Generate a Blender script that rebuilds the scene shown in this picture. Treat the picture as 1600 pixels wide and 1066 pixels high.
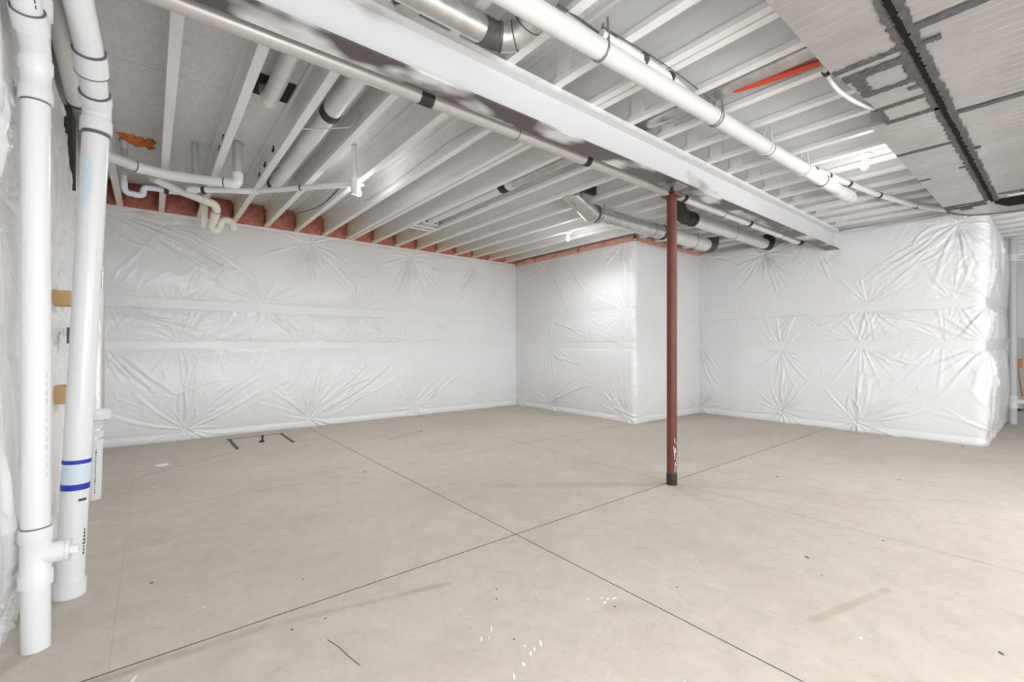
import bpy, bmesh, math, random
import numpy as np
from mathutils import Vector, Matrix
random.seed(7)
D = bpy.data
for o in list(D.objects): D.objects.remove(o)
SC = bpy.context.scene
COL = SC.collection

# ------------------------------------------------------------------ camera, world, lights, exposure
H = 1.25
cd = D.cameras.new('camera'); cam = D.objects.new('camera', cd); COL.objects.link(cam)
cam.location = (0, 0, H); cam.rotation_euler = (math.radians(90), 0, -math.radians(38.857))
cd.sensor_width = 36.0; cd.lens = 36.0 * 701.6 / 1600; cd.shift_y = 8.6 / 1600; cd.clip_start = 0.02
SC.camera = cam
w = D.worlds.new('world'); SC.world = w; w.use_nodes = True
w.node_tree.nodes['Background'].inputs[0].default_value = (1, 1, 1, 1)
w.node_tree.nodes['Background'].inputs[1].default_value = 0.25
SC.view_settings.view_transform = 'Standard'; SC.view_settings.look = 'None'
SC.view_settings.gamma = 1.0; SC.view_settings.use_curve_mapping = False
SC.view_settings.exposure = 0.14

def lamp(name, loc, power, radius, color=(1, 1, 1)):
    l = D.lights.new(name, 'POINT'); l.energy = power; l.shadow_soft_size = radius; l.color = color
    o = D.objects.new(name, l); o.location = loc; COL.objects.link(o); return o
# unseen fill lamps added to even out the light, one of them by the camera
lamp('fill_light', (1.2, -1.5, 1.35), 185, 0.5, (.96, .98, 1))
lamp('fill_light', (4.8, -1.9, 1.6), 195, 0.5, (.96, .98, 1))
lamp('fill_light', (8.6, -2.8, 1.5), 62, 0.45, (.96, .98, 1))
lamp('fill_light', (12.6, 1.6, 2.5), 32, 0.20, (1, .985, .96))
lamp('camera_fill_light', (0.55, 0.10, 1.10), 34, 0.45, (.97, .985, 1))  # added soft fill from the camera position

# ------------------------------------------------------------------ materials
def mat(name, color, rough=.5, metal=0.0, spec=.5):
    m = D.materials.new(name); m.use_nodes = True
    b = m.node_tree.nodes['Principled BSDF']
    b.inputs['Base Color'].default_value = (*color, 1); b.inputs['Roughness'].default_value = rough
    b.inputs['Metallic'].default_value = metal; b.inputs['Specular IOR Level'].default_value = spec
    return m
class N:
    def __init__(s, m): s.m = m; s.t = m.node_tree; s.b = s.t.nodes['Principled BSDF']; s.pos = None
    def new(s, ty, **kw):
        n = s.t.nodes.new(ty)
        for k, v in kw.items(): setattr(n, k, v)
        return n
    def link(s, a, b): s.t.links.new(a, b)
    def P(s):
        if not s.pos: s.pos = s.new('ShaderNodeNewGeometry').outputs['Position']
        return s.pos
    def math(s, op, a, b=None, clamp=False):
        n = s.new('ShaderNodeMath', operation=op); n.use_clamp = clamp
        for i, v in enumerate((a, b)):
            if v is None: continue
            if hasattr(v, 'links'): s.link(v, n.inputs[i])
            else: n.inputs[i].default_value = v
        return n.outputs[0]
    def scaled(s, sc):
        n = s.new('ShaderNodeVectorMath', operation='MULTIPLY'); s.link(s.P(), n.inputs[0]); n.inputs[1].default_value = sc
        return n.outputs[0]
    def noise(s, scale=5, detail=4, rough=.5, stretch=None, dist=0):
        n = s.new('ShaderNodeTexNoise'); n.inputs['Scale'].default_value = scale; n.inputs['Detail'].default_value = detail
        n.inputs['Roughness'].default_value = rough; n.inputs['Distortion'].default_value = dist
        s.link(s.scaled(stretch) if stretch else s.P(), n.inputs['Vector']); return n.outputs['Fac']
    def ramp(s, fac, stops):
        n = s.new('ShaderNodeValToRGB'); e = n.color_ramp.elements
        while len(e) < len(stops): e.new(.5)
        for i, (p, c) in enumerate(stops):
            e[i].position = p; e[i].color = (c, c, c, 1) if not hasattr(c, '__len__') else (*c, 1)
        s.link(fac, n.inputs[0]); return n.outputs[0]
    def mix(s, fac, a, b, mode='MIX'):
        n = s.new('ShaderNodeMix', data_type='RGBA', blend_type=mode)
        for i, v in ((0, fac), (6, a), (7, b)):
            if hasattr(v, 'links'): s.link(v, n.inputs[i])
            elif i == 0: n.inputs[0].default_value = v
            else: n.inputs[i].default_value = (*v, 1)
        return n.outputs[2]
    def color(s, c): s.link(c, s.b.inputs['Base Color'])
    def rough(s, c): s.link(c, s.b.inputs['Roughness'])
    def bump(s, h, strength=.3, dist=.01):
        n = s.new('ShaderNodeBump'); n.inputs['Strength'].default_value = strength; n.inputs['Distance'].default_value = dist
        s.link(h, n.inputs['Height']); s.link(n.outputs[0], s.b.inputs['Normal'])
    def seg(s, a, b, wid, soft):            # 1 near the floor segment a-b, 0 away from it
        sub = s.new('ShaderNodeVectorMath', operation='SUBTRACT'); s.link(s.P(), sub.inputs[0]); sub.inputs[1].default_value = (a[0], a[1], 0)
        d = (b[0]-a[0], b[1]-a[1], 0); L2 = d[0]**2 + d[1]**2
        dot = s.new('ShaderNodeVectorMath', operation='DOT_PRODUCT'); s.link(sub.outputs[0], dot.inputs[0]); dot.inputs[1].default_value = d
        t = s.math('DIVIDE', dot.outputs['Value'], L2, clamp=True)
        sc = s.new('ShaderNodeVectorMath', operation='SCALE'); sc.inputs[0].default_value = d; s.link(t, sc.inputs['Scale'])
        df = s.new('ShaderNodeVectorMath', operation='SUBTRACT'); s.link(sub.outputs[0], df.inputs[0]); s.link(sc.outputs[0], df.inputs[1])
        ln = s.new('ShaderNodeVectorMath', operation='LENGTH'); s.link(df.outputs[0], ln.inputs[0])
        mr = s.new('ShaderNodeMapRange'); mr.inputs[1].default_value = wid; mr.inputs[2].default_value = wid + soft
        mr.inputs[3].default_value = 1; mr.inputs[4].default_value = 0; s.link(ln.outputs['Value'], mr.inputs[0]); return mr.outputs[0]

M = {}
# white plastic sheeting
m = mat('white_plastic_sheet', (.80, .805, .81), .27, spec=.5); n = N(m)
f1 = n.noise(55, 3, .6, dist=.6); f2 = n.noise(17, 3, .55, dist=1.2)
n.bump(n.math('ADD', n.math('MULTIPLY', f1, .3), f2), .17, .010)
n.color(n.ramp(n.noise(1.3, 3), [(.3, (.80, .803, .808)), (.7, (.84, .843, .848))]))
M['plastic'] = m
# concrete floor
m = mat('broom_finished_concrete', (.5, .45, .38), .75, spec=.3); n = N(m)
c = n.ramp(n.noise(1.1, 6, .6, dist=.4), [(.28, (.555, .495, .43)), (.5, (.60, .54, .475)), (.72, (.635, .575, .51))])
c = n.mix(.55, c, n.ramp(n.noise(7, 8, .7, dist=.5), [(.25, .66), (.75, 1.0)]), 'MULTIPLY')
c = n.mix(n.ramp(n.noise(2.6, 7, .75, dist=1.5), [(.56, 0.0), (.68, .35)]), c, (.40, .34, .28))
c = n.mix(n.ramp(n.noise(38, 5, .7), [(.30, .45), (.45, 0.0)]), c, (.37, .325, .275))
brk = n.ramp(n.noise(6, 6, .7, dist=.6), [(.35, 0.25), (.6, 1.0)])
for a, b, wd, sf, k, cc in (((-.4, 2.285), (.40, 2.25), .006, .035, .60, (.30, .26, .21)), ((.40, 2.25), (1.22, 2.055), .004, .028, .50, (.30, .26, .21)),
        ((2.35, .734), (2.945, .59), .014, .014, .42, (.33, .26, .20)), ((2.12, 4.34), (6.25, 4.44), .001, .02, .35, (.33, .28, .23)),
        ((1.72, 1.36), (1.85, 1.30), .02, .05, .4, (.40, .33, .26)), ((1.03, 4.6), (1.5, 4.7), .03, .25, .3, (.42, .36, .29)), ((3.46, 3.52), (3.80, 3.95), .004, .02, .35, (.35, .30, .24))):
    if k: c = n.mix(n.math('MULTIPLY', n.math('MULTIPLY', n.seg(a, b, wd, sf), brk), k), c, cc)
n.color(c)
n.bump(n.math('ADD', n.noise(90, 4, .7, stretch=(1, .35, 1)), n.math('MULTIPLY', n.noise(9, 5, .6), 1.5)), .25, .006)
M['concrete'] = m
M['joint'] = mat('saw_cut_shadow_dirt', (.17, .145, .12), .95)
# painted wood
m = mat('overspray_painted_joist_wood', (.66, .655, .645), .55); n = N(m)
c = n.ramp(n.noise(3, 5, .6, stretch=(3, .5, 3)), [(.25, (.74, .738, .732)), (.7, (.86, .858, .852))])
c = n.mix(n.ramp(n.noise(26, 3, .6), [(.72, 0.0), (.78, .5)]), c, (.28, .25, .23))
sep = n.new('ShaderNodeSeparateXYZ'); n.link(n.P(), sep.inputs[0])
mr = n.new('ShaderNodeMapRange'); mr.inputs[1].default_value = 6.1; mr.inputs[2].default_value = 7.2; n.link(sep.outputs[1], mr.inputs[0])
c = n.mix(n.math('MULTIPLY', mr.outputs[0], .75), c, (.80, .67, .50))
n.color(c); n.bump(n.noise(60, 3, .6, stretch=(4, .4, 4)), .12, .004)
M['joist'] = m
m = mat('white_oversprayed_osb_deck', (.62, .615, .61), .7); n = N(m)
fl = n.noise(28, 5, .7, stretch=(1, .45, 1), dist=1.5)
n.color(n.mix(n.ramp(n.noise(45, 4, .7, stretch=(.5, 1, 1)), [(.68, 0.0), (.76, .45)]), n.ramp(fl, [(.3, (.72, .718, .714)), (.65, (.88, .878, .874))]), (.30, .28, .26)))
n.bump(fl, .3, .006)
M['osb'] = m
M['blackgap'] = mat('dark_opening', (.03, .028, .026), .9)
M['pinewood'] = mat('bare_pine_block', (.55, .36, .16), .6)
# beam paint
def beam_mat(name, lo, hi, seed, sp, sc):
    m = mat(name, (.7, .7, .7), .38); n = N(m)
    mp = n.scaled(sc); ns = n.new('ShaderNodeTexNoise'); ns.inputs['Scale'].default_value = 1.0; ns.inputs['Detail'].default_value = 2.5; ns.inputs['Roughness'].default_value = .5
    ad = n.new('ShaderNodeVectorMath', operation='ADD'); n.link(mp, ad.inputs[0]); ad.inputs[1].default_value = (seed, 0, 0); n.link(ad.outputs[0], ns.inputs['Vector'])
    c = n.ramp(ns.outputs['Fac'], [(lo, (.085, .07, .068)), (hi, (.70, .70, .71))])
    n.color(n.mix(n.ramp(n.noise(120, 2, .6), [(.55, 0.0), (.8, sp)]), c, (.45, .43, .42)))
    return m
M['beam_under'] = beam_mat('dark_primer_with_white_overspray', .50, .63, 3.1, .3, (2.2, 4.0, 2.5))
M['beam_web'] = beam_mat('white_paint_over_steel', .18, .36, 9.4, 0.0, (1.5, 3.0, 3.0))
m = mat('rusty_red_oxide_primer', (.27, .065, .035), .5); n = N(m)
n.color(n.mix(n.ramp(n.noise(14, 5, .7, stretch=(1, 1, .25)), [(.42, 0.0), (.75, .8)]), (.155, .035, .020), (.070, .020, .015))); n.bump(n.noise(70, 3, .6), .15, .003)
M['rust'] = m
M['pvc'] = mat('white_pvc', (.80, .815, .83), .27)
M['pvc_aged'] = mat('oversprayed_pvc', (.70, .70, .695), .42)
M['pvc_grey'] = mat('grey_drain_pvc', (.52, .53, .54), .4)
M['pvc_cream'] = mat('cream_pvc', (.78, .74, .66), .4)
M['trap'] = mat('pale_blue_white_pvc', (.70, .76, .86), .3)
M['primer_ring'] = mat('purple_grey_pipe_cement', (.13, .12, .15), .5)
M['ink'] = mat('black_pipe_printing', (.05, .05, .055), .6)
M['blue'] = mat('blue_tape', (.02, .035, .46), .5)
M['paleblue'] = mat('pale_blue_chalk', (.66, .76, .86), .5)
m = mat('galvanised_steel', (.60, .595, .585), .30, .85); n = N(m)
n.color(n.ramp(n.noise(9, 5, .65, stretch=(1, 1, 1)), [(.3, (.50, .495, .485)), (.7, (.68, .675, .665))])); n.rough(n.ramp(n.noise(14, 3), [(.3, .24), (.7, .42)]))
M['galv'] = m
m = mat('galvanised_duct_sheet', (.46, .445, .425), .36, .55); n = N(m)
n.color(n.ramp(n.noise(3, 6, .65), [(.3, (.40, .39, .375)), (.7, (.50, .49, .475))])); n.rough(n.ramp(n.noise(20, 4), [(.3, .28), (.7, .46)]))
M['sheet'] = m
m = mat('oversprayed_round_duct', (.62, .62, .61), .36, .35); n = N(m)
n.color(n.ramp(n.noise(5, 5, .65), [(.3, (.66, .66, .655)), (.7, (.80, .80, .795))])); M['duct'] = m
m = mat('grey_duct_mastic', (.12, .118, .115), .8); n = N(m)
n.color(n.ramp(n.noise(30, 4, .7), [(.3, (.05, .049, .048)), (.75, (.12, .118, .115))])); n.bump(n.noise(120, 3, .7), .4, .003); M['mastic'] = m
M['black'] = mat('black_rubber_and_tape', (.035, .034, .035), .6, spec=.3)
M['seam'] = mat('black_duct_gasket', (.012, .012, .012), .9, spec=.1)
M['duct_grey'] = mat('taupe_grey_duct', (.50, .485, .465), .36, .3)
M['zip'] = mat('galvanised_strap', (.33, .32, .31), .4, .6)
m = mat('pink_fiberglass', (.62, .22, .17), .95, spec=.1); n = N(m)
n.color(n.ramp(n.noise(16, 6, .75, dist=1), [(.3, (.38, .10, .075)), (.5, (.60, .21, .16)), (.72, (.78, .36, .28))])); n.bump(n.noise(30, 6, .8), .9, .03); M['pink'] = m
m = mat('faced_insulation_edge', (.72, .42, .33), .8); n = N(m)
n.color(n.ramp(n.noise(11, 5, .7), [(.3, (.60, .25, .18)), (.7, (.80, .48, .38))])); n.bump(n.noise(18, 5, .7, dist=1), .8, .03); M['pink_pale'] = m
m = mat('orange_spray_foam', (.80, .22, .05), .8); n = N(m)
n.color(n.ramp(n.noise(22, 4, .7), [(.3, (.55, .12, .02)), (.7, (.90, .32, .09))])); M['foam'] = m
M['pex'] = mat('orange_red_tubing', (.62, .06, .015), .35)
M['pexblue'] = mat('dark_blue_cable', (.03, .05, .12), .4)
M['foil'] = mat('crinkled_foil', (.72, .72, .73), .14, .95); n = N(M['foil']); n.bump(n.noise(60, 4, .6, dist=2), .5, .008)
M['porcelain'] = mat('white_lampholder', (.8, .8, .79), .3)
M['spatter'] = mat('white_paint_spatter', (.80, .79, .77), .6)
M['speck'] = mat('dark_floor_speck', (.09, .08, .07), .8)
M['cable'] = mat('dark_cable', (.09, .085, .08), .5)
M['cream_cable'] = mat('grey_white_cable', (.55, .53, .50), .5)
M['copper'] = mat('copper_orange', (.55, .22, .07), .35, .4)
m = mat('lit_bulb', (1, 1, 1), .4); m.node_tree.nodes['Principled BSDF'].inputs['Emission Color'].default_value = (1, .98, .94, 1)
m.node_tree.nodes['Principled BSDF'].inputs['Emission Strength'].default_value = 12; M['bulb'] = m
M['plate'] = mat('taupe_access_lid', (.52, .46, .395), .65)

# ------------------------------------------------------------------ object helpers
WP = {}
def link_mesh(name, verts, faces, m, parent=None, smooth=True):
    verts = np.asarray(verts, float)
    c = (verts.min(0) + verts.max(0)) / 2
    if parent is None: c = np.array([c[0], c[1], verts[:, 2].min()])
    me = D.meshes.new(name); me.from_pydata([tuple(v) for v in (verts - c)], [], faces); me.update()
    if smooth:
        me.polygons.foreach_set('use_smooth', [True] * len(me.polygons))
        if smooth != 'all':
            try: me.set_sharp_from_angle(angle=math.radians(38))
            except Exception: pass
    me.materials.append(M[m] if isinstance(m, str) else m)
    o = D.objects.new(name, me); COL.objects.link(o)
    w = Vector(c); WP[o.name] = w
    if parent is not None: o.parent = parent; o.location = w - WP[parent.name]
    else: o.location = w
    return o
def thing(name, label, cat, loc, group=None):
    o = D.objects.new(name, None); COL.objects.link(o); o.location = loc; o.empty_display_size = .05
    WP[o.name] = Vector(loc); return tag(o, label, cat, group)
def tag(o, label, cat, group=None):
    o['label'] = label; o['category'] = cat
    if group: o['group'] = group
    return o
def struct(o): o['kind'] = 'structure'; return o
class MB:
    def __init__(s): s.v = []; s.f = []
    def add(s, v, f):
        k = len(s.v); s.v += [tuple(p) for p in v]; s.f += [tuple(i + k for i in q) for q in f]; return s
    def box(s, x0, x1, y0, y1, z0, z1):
        return s.add([(x0,y0,z0),(x1,y0,z0),(x1,y1,z0),(x0,y1,z0),(x0,y0,z1),(x1,y0,z1),(x1,y1,z1),(x0,y1,z1)],
                     [(0,3,2,1),(4,5,6,7),(0,1,5,4),(1,2,6,5),(2,3,7,6),(3,0,4,7)])
    def tube(s, pts, r, seg=20, cap=True, squash=1.0):
        v, f = sweep(pts, r, seg, cap, squash); return s.add(v, f)
    def go(s, name, m, parent=None, smooth=True): return link_mesh(name, s.v, s.f, m, parent, smooth)
def frame(t):
    t = t.normalized(); a = Vector((0, 0, 1)) if abs(t.z) < .9 else Vector((0, 1, 0))
    u = t.cross(a).normalized(); return u, u.cross(t).normalized()
def sweep(pts, r, seg=20, cap=True, squash=1.0):
    pts = [Vector(p) for p in pts]; n = len(pts)
    rs = list(r) if hasattr(r, '__len__') else [r] * n
    u = None; V = []; F = []
    for i, p in enumerate(pts):
        t = (pts[min(i+1, n-1)] - pts[max(i-1, 0)])
        if t.length < 1e-9: t = pts[-1] - pts[0]
        t.normalize()
        if u is None: u, v = frame(t)
        else:
            u = (u - t * u.dot(t)).normalized()
        v = u.cross(t).normalized()
        for k in range(seg):
            a = 2*math.pi*k/seg; V.append(p + u*(rs[i]*math.cos(a)) + v*(rs[i]*squash*math.sin(a)))
    for i in range(n-1):
        for k in range(seg):
            a, b = i*seg+k, i*seg+(k+1) % seg; F.append((a, b, b+seg, a+seg))
    if cap: F.append(tuple(range(seg-1, -1, -1))); F.append(tuple((n-1)*seg+k for k in range(seg)))
    return V, F
def bend(pts, rad, k=7):                    # round the corners of a polyline
    pts = [Vector(p) for p in pts]; out = [pts[0]]
    for i in range(1, len(pts)-1):
        a, b, c = pts[i-1], pts[i], pts[i+1]
        d1 = (a-b); d2 = (c-b); r = min(rad, d1.length*.48, d2.length*.48)
        p, q = b + d1.normalized()*r, b + d2.normalized()*r
        for j in range(k+1):
            t = j/k; out.append(p*(1-t)**2 + b*2*t*(1-t) + q*t*t)
    out.append(pts[-1]); return out
def tube(name, pts, r, m, parent=None, seg=20, rad=None, squash=1.0):
    if rad: pts = bend(pts, rad)
    return MB().tube(pts, r, seg, True, squash).go(name, m, parent)
def lerp(a, b, t): return Vector(a) * (1-t) + Vector(b) * t
def band(name, p, d, r, wid, m, parent, lip=0.0):       # a ring or hub around a pipe at p, axis d
    d = Vector(d).normalized(); p = Vector(p)
    if lip: pr = [(-wid/2, r-.002), (-wid/2, r+lip), (-wid/2+.012, r+lip), (-wid/2+.016, r), (wid/2-.016, r), (wid/2-.012, r+lip), (wid/2, r+lip), (wid/2, r-.002)]
    else: pr = [(-wid/2, r*.97), (-wid/2, r), (wid/2, r), (wid/2, r*.97)]
    return MB().tube([p + d*a for a, _ in pr], [q for _, q in pr], 24).go(name, m, parent)
def lathe(mb, base, prof, seg=24, axis=(0, 0, 1)):
    ax = Vector(axis); b = Vector(base)
    return mb.tube([b + ax*(z + i*1e-5) for i, (r, z) in enumerate(prof)], [r for r, z in prof], seg)

# ------------------------------------------------------------------ wrinkled plastic sheets
def vnoise(x, y, seed=0):
    xi = np.floor(x).astype(np.int64); yi = np.floor(y).astype(np.int64); fx = x-xi; fy = y-yi
    fx = fx*fx*(3-2*fx); fy = fy*fy*(3-2*fy)
    def h(a, b):
        v = np.sin(a*127.1 + b*311.7 + seed*74.7) * 43758.5453; return v - np.floor(v)
    return (h(xi, yi)*(1-fx)+h(xi+1, yi)*fx)*(1-fy) + (h(xi, yi+1)*(1-fx)+h(xi+1, yi+1)*fx)*fy
def ridge(x, y, seed=0): return 1 - np.abs(2*vnoise(x, y, seed)-1)
def sstep(a, b, x): t = np.clip((x-a)/(b-a), 0, 1); return t*t*(3-2*t)
B1, B2 = (1.215, 1.315), (1.755, 1.865)     # the two strap lines that pin the sheet
def crease(dst, S, Z, p0, p1, w0, w1, amp, bow):
    """one raised fold from p0 to p1, width growing w0 -> w1, bowed sideways, fading out at both ends"""
    dx, dz = p1[0]-p0[0], p1[1]-p0[1]; L = math.hypot(dx, dz)
    if L < .03: return
    m_ = .06 + abs(bow)
    xs_, zs_ = sorted((p0[0], p1[0])), sorted((p0[1], p1[1]))
    s_ax = S[0]; i0, i1 = np.searchsorted(s_ax, (xs_[0]-m_, xs_[1]+m_)); z_ax = Z[:, Z.shape[1]//2]; j0, j1 = np.searchsorted(z_ax, (zs_[0]-m_, zs_[1]+m_))
    if i1 <= i0 or j1 <= j0: return
    a, b = S[j0:j1, i0:i1]-p0[0], Z[j0:j1, i0:i1]-p0[1]
    t = (a*dx + b*dz)/(L*L); p = (-a*dz + b*dx)/L - bow*4*t*(1-t)
    tc = np.clip(t, 0, 1); wd = w0+(w1-w0)*tc
    env = np.where((t > 0) & (t < 1), np.minimum(1, t/.08)*(1-t)**.7, 0)
    dst[j0:j1, i0:i1] += amp*env*(np.exp(-(p/wd)**2) - .35*np.exp(-((p-1.7*wd)/wd)**2))
def sheet_disp(S, Z, anchors, seed, puff=.05, top=3.0, rough=1.0, links=()):
    zones = ((.0, .10), (.10, B1[0]), (B1[1], B2[0]), (B2[1], top-.04))
    pil = np.zeros_like(S)
    for a, b in zones[1:]:
        t = np.clip((Z-a)/(b-a), 0, 1); pil += np.where((Z > a) & (Z < b), np.clip(np.sin(np.pi*t), 0, 1)**.5 * min(1, (b-a)*1.1), 0)
    pil += np.where(Z < .10, np.clip(np.sin(np.pi*np.clip(Z/.10, 0, 1)), 0, 1)**.5*.35, 0)
    pinch = np.ones_like(S); cr = np.zeros_like(S); R = random.Random(seed)
    for i, (s0, z0, k) in enumerate(anchors):
        r = np.hypot(S-s0, Z-z0); pinch *= 1-.8*np.exp(-(r/.17)**2)
        n_ = 44; ph = R.random()*6.28
        for q in range(n_):
            th = ph + (q+R.uniform(-.4, .4))*2*math.pi/n_
            L = .12 + .75*R.random()**1.7 * (1.0 if abs(math.sin(th)) > .25 else .6)
            crease(cr, S, Z, (s0+.012*math.cos(th), z0+.012*math.sin(th)), (s0+L*math.cos(th), z0+L*math.sin(th)), .004, .010+.022*L, k*(.0045+.0075*R.random())*min(1, .5+L), R.uniform(-.05, .05)*L)
    for (a0, c0, a1, c1, n_, k) in links:
        for q in range(n_):
            f = (q+.5)/n_-.5; L = math.hypot(a1-a0, c1-c0); nx, nz = -(c1-c0)/L, (a1-a0)/L; sp = L*.34
            e0, e1 = R.uniform(0, .25), R.uniform(.55, 1.0)
            if R.random() < .4: e0, e1 = R.uniform(.3, .5), 0.02
            g0 = (a0+(a1-a0)*e0+nx*f*sp*(.15+e0), c0+(c1-c0)*e0+nz*f*sp*(.15+e0)); g1 = (a0+(a1-a0)*e1+nx*f*sp*(.15+e1*.9), c0+(c1-c0)*e1+nz*f*sp*(.15+e1*.9))
            crease(cr, S, Z, g0, g1, .008, .018+.012*R.random(), k*(.007+.009*R.random()), R.uniform(-.07, .07)*L)
    smax = float(S.max())
    for q in range(int(smax*85)):            # loose short folds hanging mostly downward
        s0, z0 = R.uniform(0, smax), R.uniform(.15, 2.85); th = -math.pi/2 + R.gauss(0, .55) + .8*math.sin(s0*1.7+z0); L = R.uniform(.08, .34)
        crease(cr, S, Z, (s0, z0), (s0+L*math.cos(th), z0+L*math.sin(th)), .006, .014, .0034*R.uniform(.4, 1.4), R.uniform(-.12, .12)*L)
    wr2 = ridge((S*.8+Z*.6)*15+2*vnoise(S*4, Z*4, seed+9), (Z-.5*S)*5, seed+13)**3
    msk = sstep(.4, .75, vnoise(S*1.5, Z*1.5, seed+17))
    dd_ = np.minimum.reduce([np.abs(Z-B1[0]), np.abs(Z-B2[0]), np.abs(Z-B1[1]), np.abs(Z-B2[1])]); edge = np.minimum(1, dd_/.03)
    strap = ((Z > B1[0]) & (Z < B1[1])) | ((Z > B2[0]) & (Z < B2[1]))
    g = np.where(strap, .10, .25+.75*edge)
    short = ridge(S*13+2*vnoise(S*3, Z*3, 5), Z*.9, seed+23)**4 * np.exp(-dd_/.07)
    dsp = puff*pil*pinch*(.8+.4*vnoise(S*.8, Z*.5, seed+4)) + rough*g*(1.25*cr + .0045*wr2*(.15+msk) + .0055*short)
    dsp += np.where(strap, .007, 0)
    fade = np.where(Z > top-.08, 1-sstep(top-.08, top+.02, Z), 1)
    return dsp*(.3+.7*fade)
def sheet(name, path, corner, step, anchors, seed, z1, puff=.05, rough=1.0, zstep=.0115, links=()):
    """white plastic along a floor path (list of xy), room side on the left of travel; outer corners rounded"""
    P = [Vector((x, y, 0)) for x, y in path]
    if len(P) > 2: P = bend(P, corner, 8)
    seg = []; s = 0; S = [0]
    for a, b in zip(P, P[1:]): s += (b-a).length; S.append(s)
    ss = np.arange(0, s+1e-6, s/round(s/step)) if np.isscalar(step) else np.array(step(s))
    S = np.array(S); X = np.interp(ss, S, [p.x for p in P]); Y = np.interp(ss, S, [p.y for p in P])
    dx = np.gradient(X, ss); dy = np.gradient(Y, ss); L = np.hypot(dx, dy); nx, ny = -dy/L, dx/L
    zz = np.linspace(0, 1, int(z1(0)/zstep)); SS, T = np.meshgrid(ss, zz)
    top = np.array([z1(a) for a in ss])[None, :]
    ZZ = T*top
    dsp = sheet_disp(SS, ZZ, anchors, seed, puff, 3.0, rough, links)
    V = np.stack([X[None]+nx[None]*dsp, Y[None]+ny[None]*dsp, ZZ], -1).reshape(-1, 3)
    nS, nZ = len(ss), len(zz)
    # a hem turned in behind the sheet at the top, so the sheet has thickness
    i = np.arange(nS-1)[None] + np.arange(nZ-1)[:, None]*nS
    F = np.stack([i, i+1, i+1+nS, i+nS], -1).reshape(-1, 4)
    me = D.meshes.new(name); c = np.array([V[:, 0].mean(), V[:, 1].mean(), 0]); V = V-c
    me.vertices.add(len(V)); me.vertices.foreach_set('co', V.ravel())
    me.loops.add(F.size); me.loops.foreach_set('vertex_index', F.ravel().astype(np.int32))
    me.polygons.add(len(F)); me.polygons.foreach_set('loop_start', np.arange(0, F.size, 4, dtype=np.int32))
    me.polygons.foreach_set('loop_total', np.full(len(F), 4, dtype=np.int32))
    me.polygons.foreach_set('use_smooth', np.ones(len(F), dtype=bool)); me.update(calc_edges=True); me.validate()
    me.materials.append(M['plastic'])
    o = D.objects.new(name, me); o.location = c; COL.objects.link(o); WP[o.name] = Vector(c); struct(o)
    return o
XL, YB, XJ, YJ, XR, YE, XE = -.49, 7.41, 6.07, 4.39, 8.07, .66, 11.04
def wavy(base, amp, seed):
    return lambda s: base + amp*(math.sin(s*2.1+seed)*.5 + math.sin(s*5.3+seed*2)*.3 + math.sin(s*11+seed)*.2)
# path runs so that the room lies on its left
bx = lambda x: 6.56 - (x - XL)              # s along the back wall, travelling from the jog to the left corner
AB = [(bx(.185), 2.86, 1.0), (bx(1.90), 2.85, 1.25), (bx(3.63), 2.85, 1.4), (bx(5.04), 2.82, 1.0), (bx(1.30), 1.90, .8), (bx(2.70), 1.86, .6), (bx(3.63), 1.86, .5),
      (bx(1.95), 1.31, .8), (bx(3.63), 1.29, .8), (bx(5.1), 1.30, .5), (bx(.36), .15, 1.2), (bx(1.91), .14, 1.2), (bx(3.70), .16, 1.2), (bx(5.2), .15, .8), (bx(.3), 1.31, .6), (bx(-.45), 1.3, .7), (bx(-.45), 1.85, .8), (bx(-.4), 2.9, .6), (bx(2.8), 1.3, .4)]
wb = sheet('wall_back', [(XJ, YB), (XL, YB)], .1, .011, AB, 3, wavy(3.02, .012, 1), .05, links=[(bx(a), b, bx(c), d, n_, k) for a, b, c, d, n_, k in ((1.91, .14, 3.6, 1.2, 9, 1), (3.70, .16, 5.04, 1.2, 9, 1), (.36, .15, 1.5, 1.0, 5, .8), (-.42, 1.2, .2, .5, 6, 1.1), (1.91, .14, 1.97, 1.2, 6, .9), (.36, .15, .45, 1.2, 6, .9), (3.7, .16, 3.62, 1.2, 4, .6), (3.63, 1.2, 4.0, .6, 4, .7), (-.45, 2.9, 1.25, 1.92, 9, 1.2), (.185, 2.86, 1.3, 1.92, 6, 1), (1.9, 2.85, 2.05, 1.95, 8, 1), (1.9, 2.85, 2.6, 2.0, 4, .8), (3.63, 2.85, 3.35, 2.0, 7, 1), (3.63, 2.85, 3.95, 2.0, 7, 1), (5.04, 2.82, 4.5, 1.95, 7, .9), (2.7, 1.92, 2.55, 2.4, 4, .8), (2.7, 1.92, 3.0, 2.4, 3, .7), (-.45, 1.74, 1.0, 1.33, 8, 1), (1.3, 1.74, 2.0, 1.33, 5, .8), (2.7, 1.74, 3.5, 1.34, 6, .8), (2.7, 1.74, 2.2, 1.34, 5, .8), (4.0, 1.74, 4.7, 1.34, 5, .6))])
AL = [(7.41-y, z, 1.2) for y, z in ((2.9, .15), (4.1, .15), (5.3, .15), (6.5, .15), (3.4, 1.3), (4.6, 1.3), (5.8, 1.3), (2.7, 1.86), (4.0, 1.86), (5.2, 1.86), (3.3, 2.85), (4.6, 2.85), (6.0, 2.85))]
wl = sheet('wall_left', [(XL, YB), (XL, 1.0)], .1, .013, AL, 11, wavy(3.02, .01, 4), .035, links=[(4.5, .15, 4.3, 1.1, 6, 1), (4.0, 1.95, 4.4, 2.8, 6, 1.1), (4.6, .1, 4.75, 1.2, 8, 1.3), (4.7, 1.9, 4.6, 2.9, 7, 1.1), (3.2, .2, 3.4, 1.2, 5, 1)])
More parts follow.
